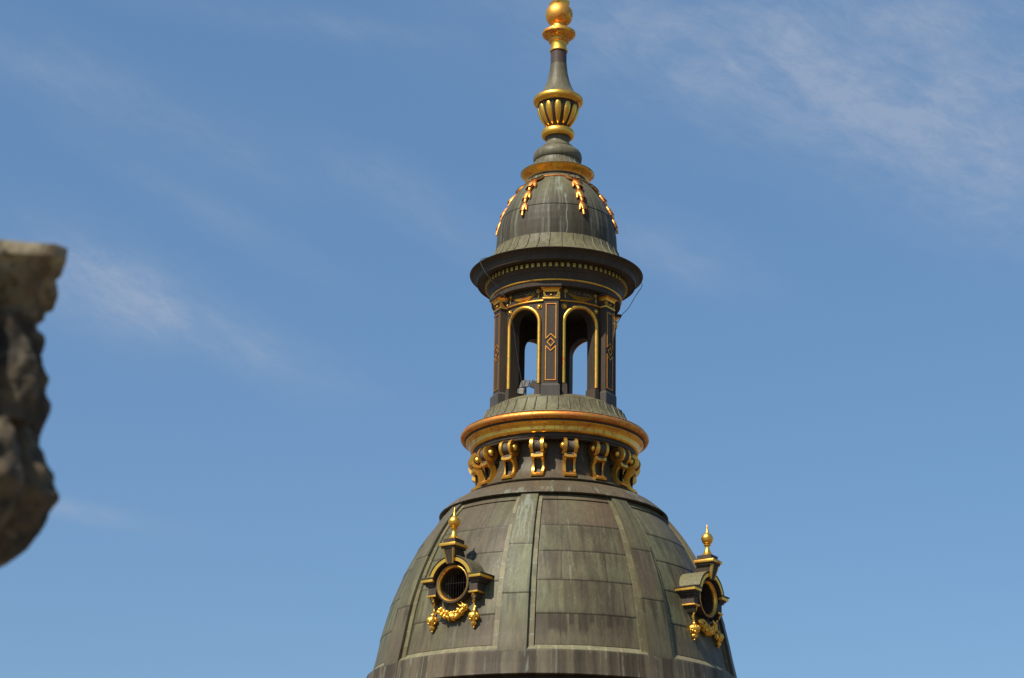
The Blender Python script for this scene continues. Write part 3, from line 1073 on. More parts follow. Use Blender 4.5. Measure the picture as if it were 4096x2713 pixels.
# ---- entablature and cornice of the lantern
lathe('architrave', [(1.36, 17.685), (1.535, 17.683), (1.547, 17.695), (1.556, 17.795), (1.56, 17.80)], M_DARK, root, 200, 25)
lathe('gilt_fillet', arc(1.558, 17.830, 0.028, -90, 90, 8), G_MED, root, 200, 60)
corn = lathe('cornice', [(1.555, 17.857), (1.562, 17.862), (1.585, 18.0), (1.600, 18.022), (1.618, 18.03), (1.622, 18.046), (1.626, 18.052), (1.650, 18.07), (1.668, 18.092),
                         (1.668, 18.225), (1.70, 18.232), (1.88, 18.235), (1.884, 18.222), (1.908, 18.224), (1.914, 18.25), (1.928, 18.325), (1.934, 18.347), (1.948, 18.350), (1.950, 18.368),
                         (1.962, 18.376), (1.978, 18.395), (2.005, 18.415), (2.040, 18.425), (2.066, 18.432), (2.080, 18.445), (2.082, 18.458)], M_DARK, root, 220, 25)
bm = bmesh.new()
box(bm, -0.036, 0.036, 1.64, 1.712, 18.105, 18.205, 0.004)
d0 = bm_obj('dentil', bm, G_DULL, corn, smooth=0)
ND = 76
for k in range(1, ND):
    c = d0.copy()
    COL.objects.link(c)
    c.parent = corn
    c.rotation_euler.z = 2 * PI * k / ND

# ---- roof of the lantern and the small dome
UROOF = [(2.084, 18.460), (1.97, 18.482), (1.86, 18.525), (1.76, 18.585), (1.67, 18.665), (1.59, 18.765), (1.535, 18.87), (1.495, 18.975), (1.482, 19.03)]
lathe('upper_roof', [(2.070, 18.452), (2.090, 18.452)] + UROOF + [(1.478, 19.045), (1.45, 19.05)], M_ROOF, root, 180, 28)
batten([(r, h) for r, h in UROOF[2:]], 'roof_seam', M_ROOF, 36, 0.020, 4.0, lean=0.0)
SD = [(1.462, 19.02), (1.462, 19.2), (1.45, 19.42), (1.422, 19.60), (1.375, 19.79), (1.31, 19.98), (1.225, 20.165), (1.12, 20.35), (1.00, 20.53), (0.88, 20.68), (0.77, 20.80), (0.69, 20.875), (0.5, 20.92)]


def sdr(h):
    return float(np.interp(h, [p[1] for p in SD], [p[0] for p in SD]))


azs = np.linspace(0, 360, 481)
hs = np.concatenate([np.linspace(19.02, 20.85, 110), [20.875, 20.92]])
xs_h = np.array([p[1] for p in SD]); xs_r = np.array([p[0] for p in SD])


def rsd(A, H):
    r = np.interp(H, xs_h, xs_r)
    lap = 0.012 * np.clip(1 - (H - 19.83) / 0.2, 0, 1) * (H > 19.826)
    return r + lap + (fbm(A * 0.2, H * 1.5, 12, 2) - 0.5) * 0.008


def csd(A, H, r):
    u = np.radians(A) * 1.35
    st = fbm(u * 9, H * 0.45, 101, 4)
    st2 = fbm(u * 26, H * 0.8, 102, 3)
    big = fbm(u * 1.3, H * 1.2, 103, 4)
    top = sstep(H, 19.7, 20.5)
    base = np.array([0.045, 0.038, 0.026])[None] * (1 - top[:, None]) + np.array([0.094, 0.087, 0.053])[None] * top[:, None]
    col = base * (0.55 + 0.7 * st + 0.45 * st2)[:, None] * (0.75 + 0.5 * big)[:, None]
    g_ = sstep(fbm(u * 7, H * 0.5, 106, 4), 0.52, 0.66)[:, None] * 0.4
    col = col * (1 - g_) + np.array([0.100, 0.095, 0.058])[None] * g_
    p = sstep(fbm(u * 15, H * 0.25, 104, 2), 0.62, 0.70) * sstep(fbm(u * 40, H * 2.5, 105, 3), 0.42, 0.55)
    col = col * (1 - p[:, None] * 0.32) + C_PL[None] * p[:, None] * 0.32
    # one long lime run on the front and the splash it starts from
    az = ((A + 180) % 360) - 180
    run = (1 - sstep(np.abs(az - 9.3 + 0.4 * np.sin(H * 12)), 0.25, 0.62)) * (H < 20.08) * 0.75
    spl = (1 - sstep(((az - 9.0) / 1.6) ** 2 + ((H - 20.08) / 0.10) ** 2, 0.4, 1.2)) * 0.55
    spl2 = (1 - sstep(((az - 1.5) / 6.0) ** 2 + ((H - 20.45) / 0.33) ** 2, 0.3, 1.3)) * sstep(fbm(u * 18, H * 7, 107, 4), 0.44, 0.58) * 0.6
    q = np.maximum(np.maximum(run, spl), spl2)[:, None]
    col = col * (1 - q) + C_PL[None] * q
    s = (1 - sstep(np.abs(H - 19.826), 0.006, 0.018))[:, None] * 0.85
    n = 16
    fr = np.abs(A / (360 / n) - np.round(A / (360 / n)) + 0.0) * (360 / n) * R(1) * 1.3
    s2 = (1 - sstep(fr, 0.003, 0.011))[:, None] * 0.55
    col = col * (1 - s) + C_DK[None] * 0.5 * s
    return col * (1 - s2) + C_DK[None] * 0.8 * s2


me_obj('small_dome', grid_mesh('small_dome', azs, hs, rsd, csd), patina('small dome copper', OLIVE, BROWN, painted=True, rough=0.56, streak=0.8, spec=0.2), root, smooth=30)

# ---- scalloped collar on top of the small dome, with its medallions
lathe('dome_collar', [(0.80, 20.785), (0.815, 20.80), (0.79, 20.84), (0.73, 20.885), (0.66, 20.90)], M_GREY, root, 120)
lathe('collar_rim', [(0.79, 20.760), (0.818, 20.778), (0.820, 20.797), (0.80, 20.800)], G_RED, root, 120)
nrm_t = Vector((0, -0.62, 0.78)).normalized()


def disc_at(bm, c, nrm, r, t, seg=28, dish=0.0, r_in=0.0):
    ax = Vector((1, 0, 0))
    bx_ = nrm.cross(ax).normalized()
    prof = [(r_in, -t), (r, -t), (r, t), (r * 0.86, t)]
    if dish:
        prof += [(r * 0.80, t - dish), (r * 0.42, t - dish * 1.2), (r * 0.40, t - dish * 0.2), (r * 0.25, t + 0.012), (0, t + 0.02)]
    else:
        prof += [(0, t)]
    rings = []
    for (rr, hh) in prof:
        if rr < 1e-6:
            rings.append([bm.verts.new(c + nrm * hh)])
        else:
            rings.append([bm.verts.new(c + nrm * hh + (ax * math.cos(2 * PI * i / seg) + bx_ * math.sin(2 * PI * i / seg)) * rr) for i in range(seg)])
    for A_, B_ in zip(rings[:-1], rings[1:]):
        for i in range(seg):
            j = (i + 1) % seg
            if len(A_) == 1 and len(B_) == 1:
                continue
            if len(A_) == 1:
                bm.faces.new((A_[0], B_[i], B_[j]))
            elif len(B_) == 1:
                bm.faces.new((A_[i], A_[j], B_[0]))
            else:
                bm.faces.new((A_[i], A_[j], B_[j], B_[i]))


mc = Vector((0, -0.865, 20.735))
bm = bmesh.new()
disc_at(bm, mc + nrm_t * 0.03, nrm_t, 0.165, 0.02, dish=0.045)
med = bm_obj('medallion', bm, M_GREY, root, az=A0)
bm = bmesh.new()
disc_at(bm, mc, nrm_t, 0.182, 0.018)
bm_obj('medallion_rim', bm, G_RED, med)
for k in range(1, 6):
    copy_part(med, A0 + 60 * k)


# hanging garland of three bell flowers, built down the curve of the small dome
def flower_drop():
    bm = bmesh.new()
    # arc-length table
    hh = np.linspace(20.66, 19.25, 200)
    rr = np.array([sdr(h) for h in hh])
    ds = np.concatenate([[0], np.cumsum(np.hypot(np.diff(hh), np.diff(rr)))])
    def at(s):
        h = float(np.interp(s, ds, hh)); r = float(np.interp(s, ds, rr))
        h2 = float(np.interp(s + 0.02, ds, hh)); r2 = float(np.interp(s + 0.02, ds, rr))
        t = Vector((0, -(r2 - r), h2 - h)).normalized()
        n = Vector((0, -(-(h2 - h)), 0)) if False else Vector((0, t.z, -t.y))
        if n.y > 0: n = -n
        return Vector((0, -r, h)), t, n
    def bell(s0, L, w, k):
        # calyx with pointed petals bending outwards
        nseg, nrow = 36, 12
        c0, t, n = at(s0)
        x = Vector((1, 0, 0))
        rings = []
        for j in range(nrow + 1):
            v = j / nrow
            base = 0.20 + 0.80 * math.sin(min(1, v * 1.12) * PI / 2) ** 1.2
            base -= 0.55 * max(0, v - 0.60)
            ring = []
            for i in range(nseg):
                a = 2 * PI * i / nseg + k
                lobe = abs(math.cos(2.0 * a))
                rad = w / 2 * base * (0.84 + 0.20 * lobe) + (0.09 * w * max(0, v - 0.72) * 3.5 * lobe)
                ext = L * (0.66 + 0.34 * lobe ** 0.8) * v
                p, tt, nn = at(s0 + ext)
                ring.append(bm.verts.new(p + nn * (w * 0.10 + rad * 0.62 * math.sin(a)) + x * rad * math.cos(a)))
            rings.append(ring)
        for A_, B_ in zip(rings[:-1], rings[1:]):
            for i in range(nseg):
                bm.faces.new((A_[i], A_[(i + 1) % nseg], B_[(i + 1) % nseg], B_[i]))
        bm.faces.new(rings[0])
        # body inside the petals
        p, tt, nn = at(s0 + L * 0.62)
        vs = ball(bm, (0, 0, 0), w * 0.30, 2, (0.95, 0.9, 1.5))
        bmesh.ops.transform(bm, matrix=Matrix.Translation(p + nn * w * 0.12) @ tt.to_track_quat('Z', 'Y').to_matrix().to_4x4(), verts=vs)
    def node(s, r0, r1, L):
        pts = []
        for i in range(5):
            p, tt, nn = at(s + L * i / 4)
            pts.append(p + nn * 0.04)
        tube(bm, pts, [r0 + (r1 - r0) * i / 4 for i in range(5)], 8)
    bell(0.03, 0.36, 0.30, 0.3)
    node(0.34, 0.060, 0.040, 0.12)
    bell(0.42, 0.36, 0.255, 0.9)
    node(0.74, 0.052, 0.034, 0.12)
    bell(0.82, 0.30, 0.215, 0.2)
    node(1.07, 0.030, 0.036, 0.17)
    node(0.0, 0.05, 0.045, 0.08)
    return bm


fd = bm_obj('flower_drop', flower_drop(), gilt('bright gold leaf', 0.9, 0.36, tone=(1.0, 0.38, 0.07)), root, az=A0, smooth=50)
for k in range(1, 6):
    copy_part(fd, A0 + 60 * k)

# ---- crown, urn, shaft and ball of the spire
lathe('gilt_crown', [(0.66, 20.84), (0.682, 20.845), (0.694, 20.862), (0.70, 20.885), (0.698, 20.905)], G_CROWN, root, 140, 60)
lathe('crown_fillet', [(0.698, 20.905), (0.714, 20.910), (0.718, 20.935), (0.722, 20.945)], M_PIPE, root, 140)
lathe('crown_cavetto', [(0.722, 20.945), (0.728, 20.962), (0.745, 20.985), (0.775, 21.012), (0.815, 21.038), (0.855, 21.062), (0.882, 21.085), (0.890, 21.108)], G_CROWN, root, 140, 60)
lathe('spire_foot', [(0.890, 21.108), (0.902, 21.112), (0.900, 21.126), (0.80, 21.155), (0.70, 21.20), (0.63, 21.26), (0.59, 21.32), (0.568, 21.38), (0.555, 21.44), (0.553, 21.452),
                     (0.572, 21.458), (0.592, 21.49), (0.600, 21.54), (0.598, 21.60), (0.580, 21.66), (0.548, 21.71), (0.505, 21.745), (0.46, 21.765), (0.42, 21.772), (0.402, 21.78), (0.40, 21.838),
                     (0.375, 21.85), (0.335, 21.885), (0.30, 21.935), (0.278, 22.0), (0.272, 22.05), (0.28, 22.085), (0.32, 22.10)], M_GREY, root, 120, 28)
FROOF = [(0.70, 21.20), (0.63, 21.26), (0.59, 21.32), (0.568, 21.38), (0.555, 21.44)]
batten(FROOF, 'foot_batten', M_EDGE, 26, 0.008, 3.0)
lathe('gilt_knop', arc(0.335, 22.205, 0.078, -100, 100, 14, ry=0.108) + [(0.28, 22.335), (0.24, 22.36)], G_MED, root, 100, 60)
URN = [(0.22, 22.355), (0.245, 22.385), (0.285, 22.43), (0.335, 22.50), (0.382, 22.58), (0.420, 22.66), (0.450, 22.74), (0.472, 22.82), (0.484, 22.90), (0.488, 22.955), (0.49, 22.975)]
urn = lathe('urn_bowl', URN, M_DARK, root, 96)


def urn_r(h):
    return float(np.interp(h, [p[1] for p in URN], [p[0] for p in URN]))


bm = bmesh.new()
NR, NS = 22, 10
g_ = []
for j in range(NR + 1):
    v = j / NR
    h = 22.395 + 0.545 * v
    w = (10.4 + 1.9 * v) * (math.sin(PI * min(1, max(0.02, v) * 1.0)) ** 0.28 if 0 < v < 1 else 0.05)
    if v > 0.9:
        w *= math.sqrt(max(0.02, 1 - ((v - 0.9) / 0.1) ** 2)) if v < 1 else 0.05
    rowv = []
    for i in range(NS + 1):
        t = i / NS * 2 - 1
        bulge = 0.052 * math.sqrt(max(0, 1 - t * t)) * (w / 12.3) ** 0.6
        rowv.append(bm.verts.new(P3(w * t * 1.0, urn_r(h) - 0.006 + bulge, h)))
    g_.append(rowv)
for j in range(NR):
    for i in range(NS):
        bm.faces.new((g_[j][i], g_[j][i + 1], g_[j + 1][i + 1], g_[j + 1][i]))
gad = bm_obj('gadroon', bm, G_CLEAN, urn, smooth=70)
for k in range(1, 12):
    c = gad.copy(); COL.objects.link(c); c.parent = urn; c.rotation_euler.z = R(30 * k)
bm = bmesh.new()
tube(bm, [P3(15, urn_r(22.40 + 0.054 * i) + 0.004, 22.40 + 0.054 * i) for i in range(11)], [0.008 + 0.0012 * i for i in range(11)], 6)
rb = bm_obj('urn_rib', bm, M_DARK, urn)
for k in range(1, 12):
    c = rb.copy(); COL.objects.link(c); c.parent = urn; c.rotation_euler.z = R(30 * k)
lathe('urn_rim', [(0.49, 22.972), (0.532, 22.975), (0.540, 22.99), (0.552, 23.005), (0.575, 23.012), (0.60, 23.03), (0.618, 23.06), (0.623, 23.095), (0.615, 23.135), (0.595, 23.165), (0.565, 23.18), (0.50, 23.19)], G_MED, root, 110, 50)
lathe('spire_shaft', [(0.51, 23.188), (0.50, 23.215), (0.455, 23.26), (0.40, 23.335), (0.352, 23.437), (0.313, 23.53), (0.287, 23.61), (0.265, 23.69), (0.246, 23.785), (0.230, 23.87), (0.219, 23.96), (0.21, 24.06), (0.206, 24.09)], M_GREY, root, 90)
lathe('spire_pipe', [(0.207, 24.088), (0.206, 24.095), (0.201, 24.10), (0.199, 24.30), (0.199, 24.46)], M_PIPE, root, 90)
lathe('spire_collar', [(0.195, 24.448), (0.222, 24.45), (0.230, 24.47), (0.224, 24.49), (0.203, 24.50), (0.198, 24.53), (0.197, 24.62), (0.204, 24.69), (0.235, 24.70), (0.250, 24.715), (0.252, 24.75), (0.245, 24.778),
                       (0.262, 24.80), (0.30, 24.825), (0.345, 24.85), (0.385, 24.88), (0.405, 24.905), (0.417, 24.915), (0.420, 24.95), (0.412, 24.985), (0.39, 25.0), (0.35, 25.03), (0.26, 25.065), (0.20, 25.085), (0.19, 25.11), (0.19, 25.19)], G_WORN, root, 100, 40)
lathe('gilt_ball', [(0.16, 25.15)] + arc(0, 25.475, 0.340, -62, 88, 40)[0:] + [(0, 25.815)], G_WORN, root, 90, 60)
bm = bmesh.new()
box(bm, -0.19, 0.19, -0.19, 0.19, 25.735, 25.85, 0.008)
box(bm, -0.14, 0.14, -0.14, 0.14, 25.85, 25.95, 0.008)
box(bm, -0.05, 0.05, -0.05, 0.05, 25.95, 27.6)
box(bm, -0.40, 0.40, -0.05, 0.05, 26.9, 27.0)
bm_obj('cross', bm, G_MED, root, az=30, smooth=0)

# ---- sixteen scroll brackets
SC, SR, SH = 1.838, 0.192, 13.720
bm = bmesh.new()
# dark spool between the discs
prof = [(0.165, -0.098), (0.15, -0.085), (0.133, -0.05), (0.128, 0.0), (0.133, 0.05), (0.15, 0.085), (0.165, 0.098)]
rings = []
for (r, u) in prof:
    rings.append([bm.verts.new((u, -(SC + r * math.cos(2 * PI * i / 32)), SH + r * math.sin(2 * PI * i / 32))) for i in range(32)])
for A_, B_ in zip(rings[:-1], rings[1:]):
    for i in range(32):
        bm.faces.new((A_[i], A_[(i + 1) % 32], B_[(i + 1) % 32], B_[i]))
# block with a half-round front under the spool, and the sunk panel of the leg
prism(bm, [(1.62, 13.60), (1.84, 13.60), (1.925, 13.545), (1.940, 13.492), (1.62, 13.492)], 'u', -0.134, 0.134)
prism(bm, [(1.62, 13.492), (1.86, 13.492), (1.79, 13.41), (1.760, 13.32), (1.755, 13.23), (1.775, 13.14), (1.83, 13.06), (1.84, 12.98), (1.62, 12.98)], 'u', -0.0808, 0.0808)
box(bm, -0.10, 0.10, 1.58, 1.84, 13.60, 13.86)
brk = bm_obj('bracket', bm, patina('bracket copper', (0.115, 0.092, 0.068), (0.088, 0.070, 0.052), rough=0.55, streak=0.7), root, az=A0 + 22.5)
for sgn in (-1, 1):
    bm = bmesh.new()
    u0, u1 = sorted((sgn * 0.088, sgn * 0.158))
    prism(bm, [(SC + SR * math.cos(2 * PI * i / 40), SH + SR * math.sin(2 * PI * i / 40)) for i in range(40)], 'u', u0, u1)
    u0, u1 = sorted((sgn * 0.0820, sgn * 0.139))
    body_o = [(1.885, 13.60), (1.905, 13.555), (1.945, 13.515), (1.948, 13.445), (1.890, 13.425), (1.840, 13.37), (1.815, 13.30), (1.815, 13.22), (1.842, 13.14), (1.90, 13.075), (1.965, 13.035), (1.950, 12.995)]
    body_i = [(1.70, 13.62), (1.745, 13.57), (1.755, 13.52), (1.728, 13.46), (1.700, 13.41), (1.680, 13.35), (1.668, 13.28), (1.668, 13.22), (1.685, 13.14), (1.72, 13.06), (1.77, 13.00), (1.80, 12.96)]
    strip_prism(bm, body_i, body_o, 'u', u0, u1)
    bmesh.ops.recalc_face_normals(bm, faces=bm.faces)
    bm_obj('gilt_scroll', bm, G_MED, brk, smooth=30)
    bm = bmesh.new()
    rp = [(0.080, 0.0), (0.079, 0.014), (0.066, 0.034), (0.045, 0.052), (0.022, 0.062), (0, 0.066)]
    rings = []
    for (r, t) in rp:
        uu = sgn * (0.1585 + t)
        if r == 0:
            rings.append([bm.verts.new((uu, -SC, SH))])
        else:
            rings.append([bm.verts.new((uu, -(SC + r * math.cos(2 * PI * i / 24)), SH + r * math.sin(2 * PI * i / 24))) for i in range(24)])
    for A_, B_ in zip(rings[:-1], rings[1:]):
        for i in range(24):
            j = (i + 1) % 24
            if len(B_) == 1:
                bm.faces.new((A_[i], A_[j], B_[0]))
            else:
                bm.faces.new((A_[i], A_[j], B_[j], B_[i]))
    bm_obj('boss', bm, G_CLEAN, brk, smooth=50)
    bm = bmesh.new()
    rings = [[bm.verts.new((sgn * (0.1583 + t), -(SC + r * math.cos(2 * PI * i / 28)), SH + r * math.sin(2 * PI * i / 28))) for i in range(28)] for (r, t) in ((0.079, 0.0), (0.079, 0.004), (0.104, 0.004), (0.104, 0.0))]
    for A_, B_ in zip(rings[:-1], rings[1:]):
        for i in range(28):
            bm.faces.new((A_[i], A_[(i + 1) % 28], B_[(i + 1) % 28], B_[i]))
    bm_obj('boss_ring', bm, M_DARK, brk, smooth=30)
for pl in ([(1.84, 13.490), (1.9465, 13.4905), (1.9465, 13.436), (1.84, 13.415)], [(1.82, 13.075), (1.905, 13.085), (1.9635, 13.034), (1.949, 12.996), (1.82, 12.965)]):
    bm = bmesh.new()
    prism(bm, pl, 'u', -0.0815, 0.0815)
    bm_obj('gilt_bar', bm, G_WORN, brk, smooth=0)
for k in range(1, 16):
    copy_part(brk, A0 + 22.5 + 22.5 * k)

# ---- dormers with round windows
FZ = 4.00                        # plane of the window ring
HC = DH


def dormer():
    bm = bmesh.new()
    AN = list(range(14, 167, 8))
    # hood: barrel roof with a dark lip, running back into the dome
    def half(r):
        return [(r * math.cos(R(a)), HC + r * math.sin(R(a))) for a in AN]
    strip_prism(bm, half(0.470), half(0.590), 'r', 3.1, 4.115)
    # front wall between ring and hood, and the round barrel of the window
    strip_prism(bm, half(0.375), half(0.475), 'r', 3.5, 3.985)
    full = list(range(0, 360, 9))
    strip_prism(bm, [(0.372 * math.cos(R(a)), HC + 0.372 * math.sin(R(a))) for a in full], [(0.428 * math.cos(R(a)), HC + 0.428 * math.sin(R(a))) for a in full], 'r', 3.62, 4.045, True)
    strip_prism(bm, [(0.346 * math.cos(R(a)), HC + 0.346 * math.sin(R(a))) for a in full], [(0.3715 * math.cos(R(a)), HC + 0.3715 * math.sin(R(a))) for a in full], 'r', 3.60, 3.972, True)
    for s in (-1, 1):
        def bx(u0, u1, r0, r1, h0, h1):
            a_, c_ = sorted((s * u0, s * u1))
            box(bm, a_, c_, r0, r1, h0, h1)
        bx(0.455, 0.800, 3.2, 4.150, HC + 0.138, HC + 0.160)     # lead cap over the eave
        bx(0.465, 0.735, 3.2, 4.090, HC + 0.028, HC + 0.066)     # bed under the eave
        bx(0.475, 0.690, 3.2, 4.060, HC - 0.02, HC + 0.03)
        bx(0.435, 0.640, 3.3, 4.030, HC - 0.215, HC - 0.02)      # pier
        bx(0.480, 0.600, 3.7, 4.020, HC - 0.33, HC - 0.253)      # tab that carries the tassel
        frustum(bm, (s * 0.54 - 0.03, s * 0.54 + 0.03, 3.8, 4.015, HC - 0.385), (s * 0.54 - 0.06, s * 0.54 + 0.06, 3.8, 4.018, HC - 0.33))
    # keystone and the blocks above it
    frustum(bm, (-0.085, 0.085, 3.6, 4.150, HC + 0.415), (-0.135, 0.135, 3.84, 4.235, HC + 0.735))
    box(bm, -0.175, 0.175, 3.81, 4.250, HC + 0.735, HC + 0.775)
    box(bm, -0.155, 0.155, 3.85, 4.205, HC + 0.852, HC + 0.955)
    d = bm_obj('dormer', bm, M_DARK, root, az=DORM_AZ[0], smooth=30)
    # lead-grey roof sheet on the hood
    bm = bmesh.new()
    AN2 = list(range(16, 165, 8))
    strip_prism(bm, [(0.588 * math.cos(R(a)), HC + 0.588 * math.sin(R(a))) for a in AN2], [(0.602 * math.cos(R(a)), HC + 0.602 * math.sin(R(a))) for a in AN2], 'r', 3.05, 4.135)
    bm_obj('hood_roof', bm, M_ROOF, d, smooth=40)
    bm = bmesh.new()
    rp = [(0.428, 4.047), (0.420, 4.052)]
    rp = [(0.342, 3.962), (0.341, 3.985), (0.350, 4.015), (0.362, 4.030), (0.376, 4.043), (0.388, 4.054), (0.396, 4.050), (0.398, 4.040)]
    rings = [[bm.verts.new((r * math.cos(2 * PI * i / 56), -q, HC + r * math.sin(2 * PI * i / 56))) for i in range(56)] for (r, q) in rp]
    for A_, B_ in zip(rings[:-1], rings[1:]):
        for i in range(56):
            bm.faces.new((A_[i], A_[(i + 1) % 56], B_[(i + 1) % 56], B_[i]))
    bm_obj('oculus_ring', bm, G_MED, d, smooth=60)
    bm = bmesh.new()
    for i in range(-4, 5):
        u = i * 0.066
        hh = math.sqrt(0.34 ** 2 - u * u)
        tube(bm, [(u + 0.004 * math.sin(i * 5 + t), -3.90, HC + hh * (t / 3 - 1)) for t in range(7)], 0.0024, 5)
    for hh in (0.03,):
        ww = math.sqrt(0.34 ** 2 - hh * hh)
        tube(bm, [(ww * (t / 3 - 1), -3.896, HC + hh + 0.006 * math.sin(t)) for t in range(7)], 0.003, 5)
    bm_obj('grille', bm, M_WIRE, d)
    # gilt arch and its returns along the eaves
    bm = bmesh.new()
    AN3 = list(range(14, 167, 6))
    strip_prism(bm, [(0.482 * math.cos(R(a)), HC + 0.482 * math.sin(R(a))) for a in AN3], [(0.556 * math.cos(R(a)), HC + 0.556 * math.sin(R(a))) for a in AN3], 'r', 4.08, 4.135)
    GE = gilt('eave gold leaf', 0.2, 0.34)
    bm_obj('gilt_arch', bm, GE, d, smooth=30)
    for s in (-1, 1):
        bm = bmesh.new()
        a_, c_ = sorted((s * 0.468, s * 0.775))
        box(bm, a_, c_, 3.25, 4.132, HC + 0.066, HC + 0.138, 0.006)
        bm_obj('gilt_eave', bm, GE, d, smooth=30)
    for s in (-1, 1):
        bm = bmesh.new()
        a_, c_ = sorted((s * 0.425, s * 0.665))
        box(bm, a_, c_, 3.4, 4.060, HC - 0.252, HC - 0.214, 0.008)
        bm_obj('gilt_cap', bm, G_MED, d, smooth=30)
    bm = bmesh.new()
    box(bm, -0.215, 0.215, 3.79, 4.290, HC + 0.777, HC + 0.850, 0.022)
    bm_obj('gilt_slab', bm, G_MED, d, smooth=30)
    for s in (-1, 1):
        bm = bmesh.new()
        v = [(s * 0.055, 4.158, HC + 0.415), (s * 0.090, 4.158, HC + 0.415), (s * 0.143, 4.243, HC + 0.733), (s * 0.105, 4.243, HC + 0.733)]
        vf = [bm.verts.new((u, -q, h)) for (u, q, h) in v]
        vb = [bm.verts.new((u, -(q - 0.06), h)) for (u, q, h) in v]
        bm.faces.new(vf); bm.faces.new(vb)
        for i in range(4):
            bm.faces.new((vf[i], vf[(i + 1) % 4], vb[(i + 1) % 4], vb[i]))
        bm_obj('keystone_edge', bm, G_DULL, d, smooth=0)
    # finial
    fz = HC + 0.955
    prof = [(0, fz), (0.140, fz), (0.142, fz + 0.015), (0.125, fz + 0.03), (0.095, fz + 0.06), (0.068, fz + 0.11), (0.050, fz + 0.165), (0.043, fz + 0.21), (0.048, fz + 0.225), (0.075, fz + 0.235), (0.080, fz + 0.250), (0.070, fz + 0.262),
            (0.060, fz + 0.272), (0.085, fz + 0.285), (0.112, fz + 0.32), (0.128, fz + 0.365), (0.131, fz + 0.392), (0.136, fz + 0.394), (0.136, fz + 0.402), (0.131, fz + 0.405), (0.126, fz + 0.435), (0.105, fz + 0.475), (0.075, fz + 0.505), (0.050, fz + 0.52),
            (0.044, fz + 0.535), (0.034, fz + 0.56), (0.024, fz + 0.62), (0.014, fz + 0.69), (0.007, fz + 0.72), (0, fz + 0.726)]
    bm = lathe_bm(prof, 40, center=(0, -4.03))
    bm_obj('finial', bm, G_CLEAN, d, smooth=50)
    # garland: fruit and leaves bound with a ribbon
    rnd = random.Random(11)
    bm = bmesh.new()
    def gp(t):
        u = 0.335 * t
        h = HC - 0.515 - 0.215 * (1 - abs(t) ** 2.0)
        return Vector((u, -(rd(h) - 0.035), h))
    ts = [-1 + i / 14 for i in range(29)]
    tube(bm, [gp(t) for t in ts], [0.052 + 0.036 * (1 - t * t) + 0.010 * math.sin(t * 23) for t in ts], 14)
    for i in range(15):
        t = -0.97 + 1.94 * i / 14 + rnd.uniform(-0.03, 0.03)
        if abs(t) < 0.14:
            continue
        c = gp(t)
        a = (0.75 if i % 2 else -0.55) + rnd.uniform(-0.2, 0.2)
        w = 0.052 + 0.042 * (1 - t * t)
        rr = rnd.uniform(0.044, 0.062)
        c2 = c + Vector((0, -w * math.cos(a), w * math.sin(a)))
        ball(bm, c2, rr, 2)
        # little crown hole of the fruit
        tube(bm, [c2 + Vector((rr * 0.45 * math.cos(R(q)), -rr * 0.92, rr * 0.45 * math.sin(R(q)))) for q in range(0, 360, 45)], rr * 0.20, 5, closed=True)
    for i in range(14):
        t = rnd.choice((-1, 1)) * rnd.uniform(0.25, 1.0)
        c = gp(t) + Vector((0, -0.06, rnd.uniform(-0.03, 0.06)))
        d_ = Vector((rnd.choice((-1, 1)) * rnd.uniform(0.4, 1), -0.15, rnd.uniform(-0.5, 0.9))).normalized()
        pts = [c + d_ * 0.034 * j + Vector((0, -0.016 * math.sin(j), 0)) for j in range(6)]
        tube(bm, pts, [0.010, 0.022, 0.027, 0.022, 0.012, 0.003], 6)
    for k_ in range(4):
        off = (k_ - 1.5) * 0.045
        ring = []
        for q in range(0, 360, 20):
            tt = off + 0.16 * math.sin(R(q)) * (1 if k_ < 2 else -1)
            c = gp(tt)
            w = 0.100
            ring.append(c + Vector((0, -w * math.cos(R(q)), w * math.sin(R(q)))))
        tube(bm, ring, 0.013, 6, closed=True)
    bm_obj('garland', bm, G_CLEAN, d, smooth=60)
    # tassels
    for s in (-1, 1):
        bm = bmesh.new()
        r0 = 4.045
        pts = []
        for i in range(15):
            t = i / 14
            h = HC - 0.265 - 0.36 * t
            u = s * (0.54 - 0.02 * math.sin(t * PI)) + (0.025 * math.sin(t * 9) * (1 - t))
            pts.append((u, -(r0 + (rd(h) - 0.045 - r0) * min(1, t * 1.6)), h))
        tube(bm, pts, [0.024 + 0.006 * math.cos(i * 2.2) for i in range(15)], 8, twist=1.3)
        hb = HC - 0.63
        cc = (s * 0.54, -(rd(hb) - 0.035))
        prof = [(0, hb + 0.02), (0.040, hb + 0.01), (0.046, hb - 0.005), (0.034, hb - 0.02), (0.050, hb - 0.03), (0.082, hb - 0.06), (0.100, hb - 0.10), (0.104, hb - 0.14), (0.085, hb - 0.19), (0.050, hb - 0.225), (0.042, hb - 0.24),
                (0.062, hb - 0.262), (0.060, hb - 0.30), (0.034, hb - 0.335), (0.018, hb - 0.35), (0.022, hb - 0.37), (0.0, hb - 0.395)]
        v0 = set(bm.verts)
        lathe_bm(prof, 40, bm, center=cc)
        for v in bm.verts:
            if v in v0:
                continue
            x, y = v.co.x - cc[0], v.co.y - cc[1]
            a = math.atan2(y, x)
            z = v.co.z - hb
            k_ = 1
            if -0.21 < z < -0.03:
                k_ = 1 + 0.13 * abs(math.cos(3 * a + z * 3)) - 0.05 + 0.05 * math.sin(z * 60 + a * 2)
            if -0.32 < z < -0.24:
                k_ = 1 + 0.18 * abs(math.cos(2.5 * a)) - 0.06
            v.co.x = cc[0] + x * k_
            v.co.y = cc[1] + y * k_
        for i in range(9):
            a = 2 * PI * i / 9 + 0.4
            ball(bm, (cc[0] + 0.082 * math.cos(a), cc[1] + 0.082 * math.sin(a), hb - 0.155 - 0.022 * (i % 3)), 0.030, 2)
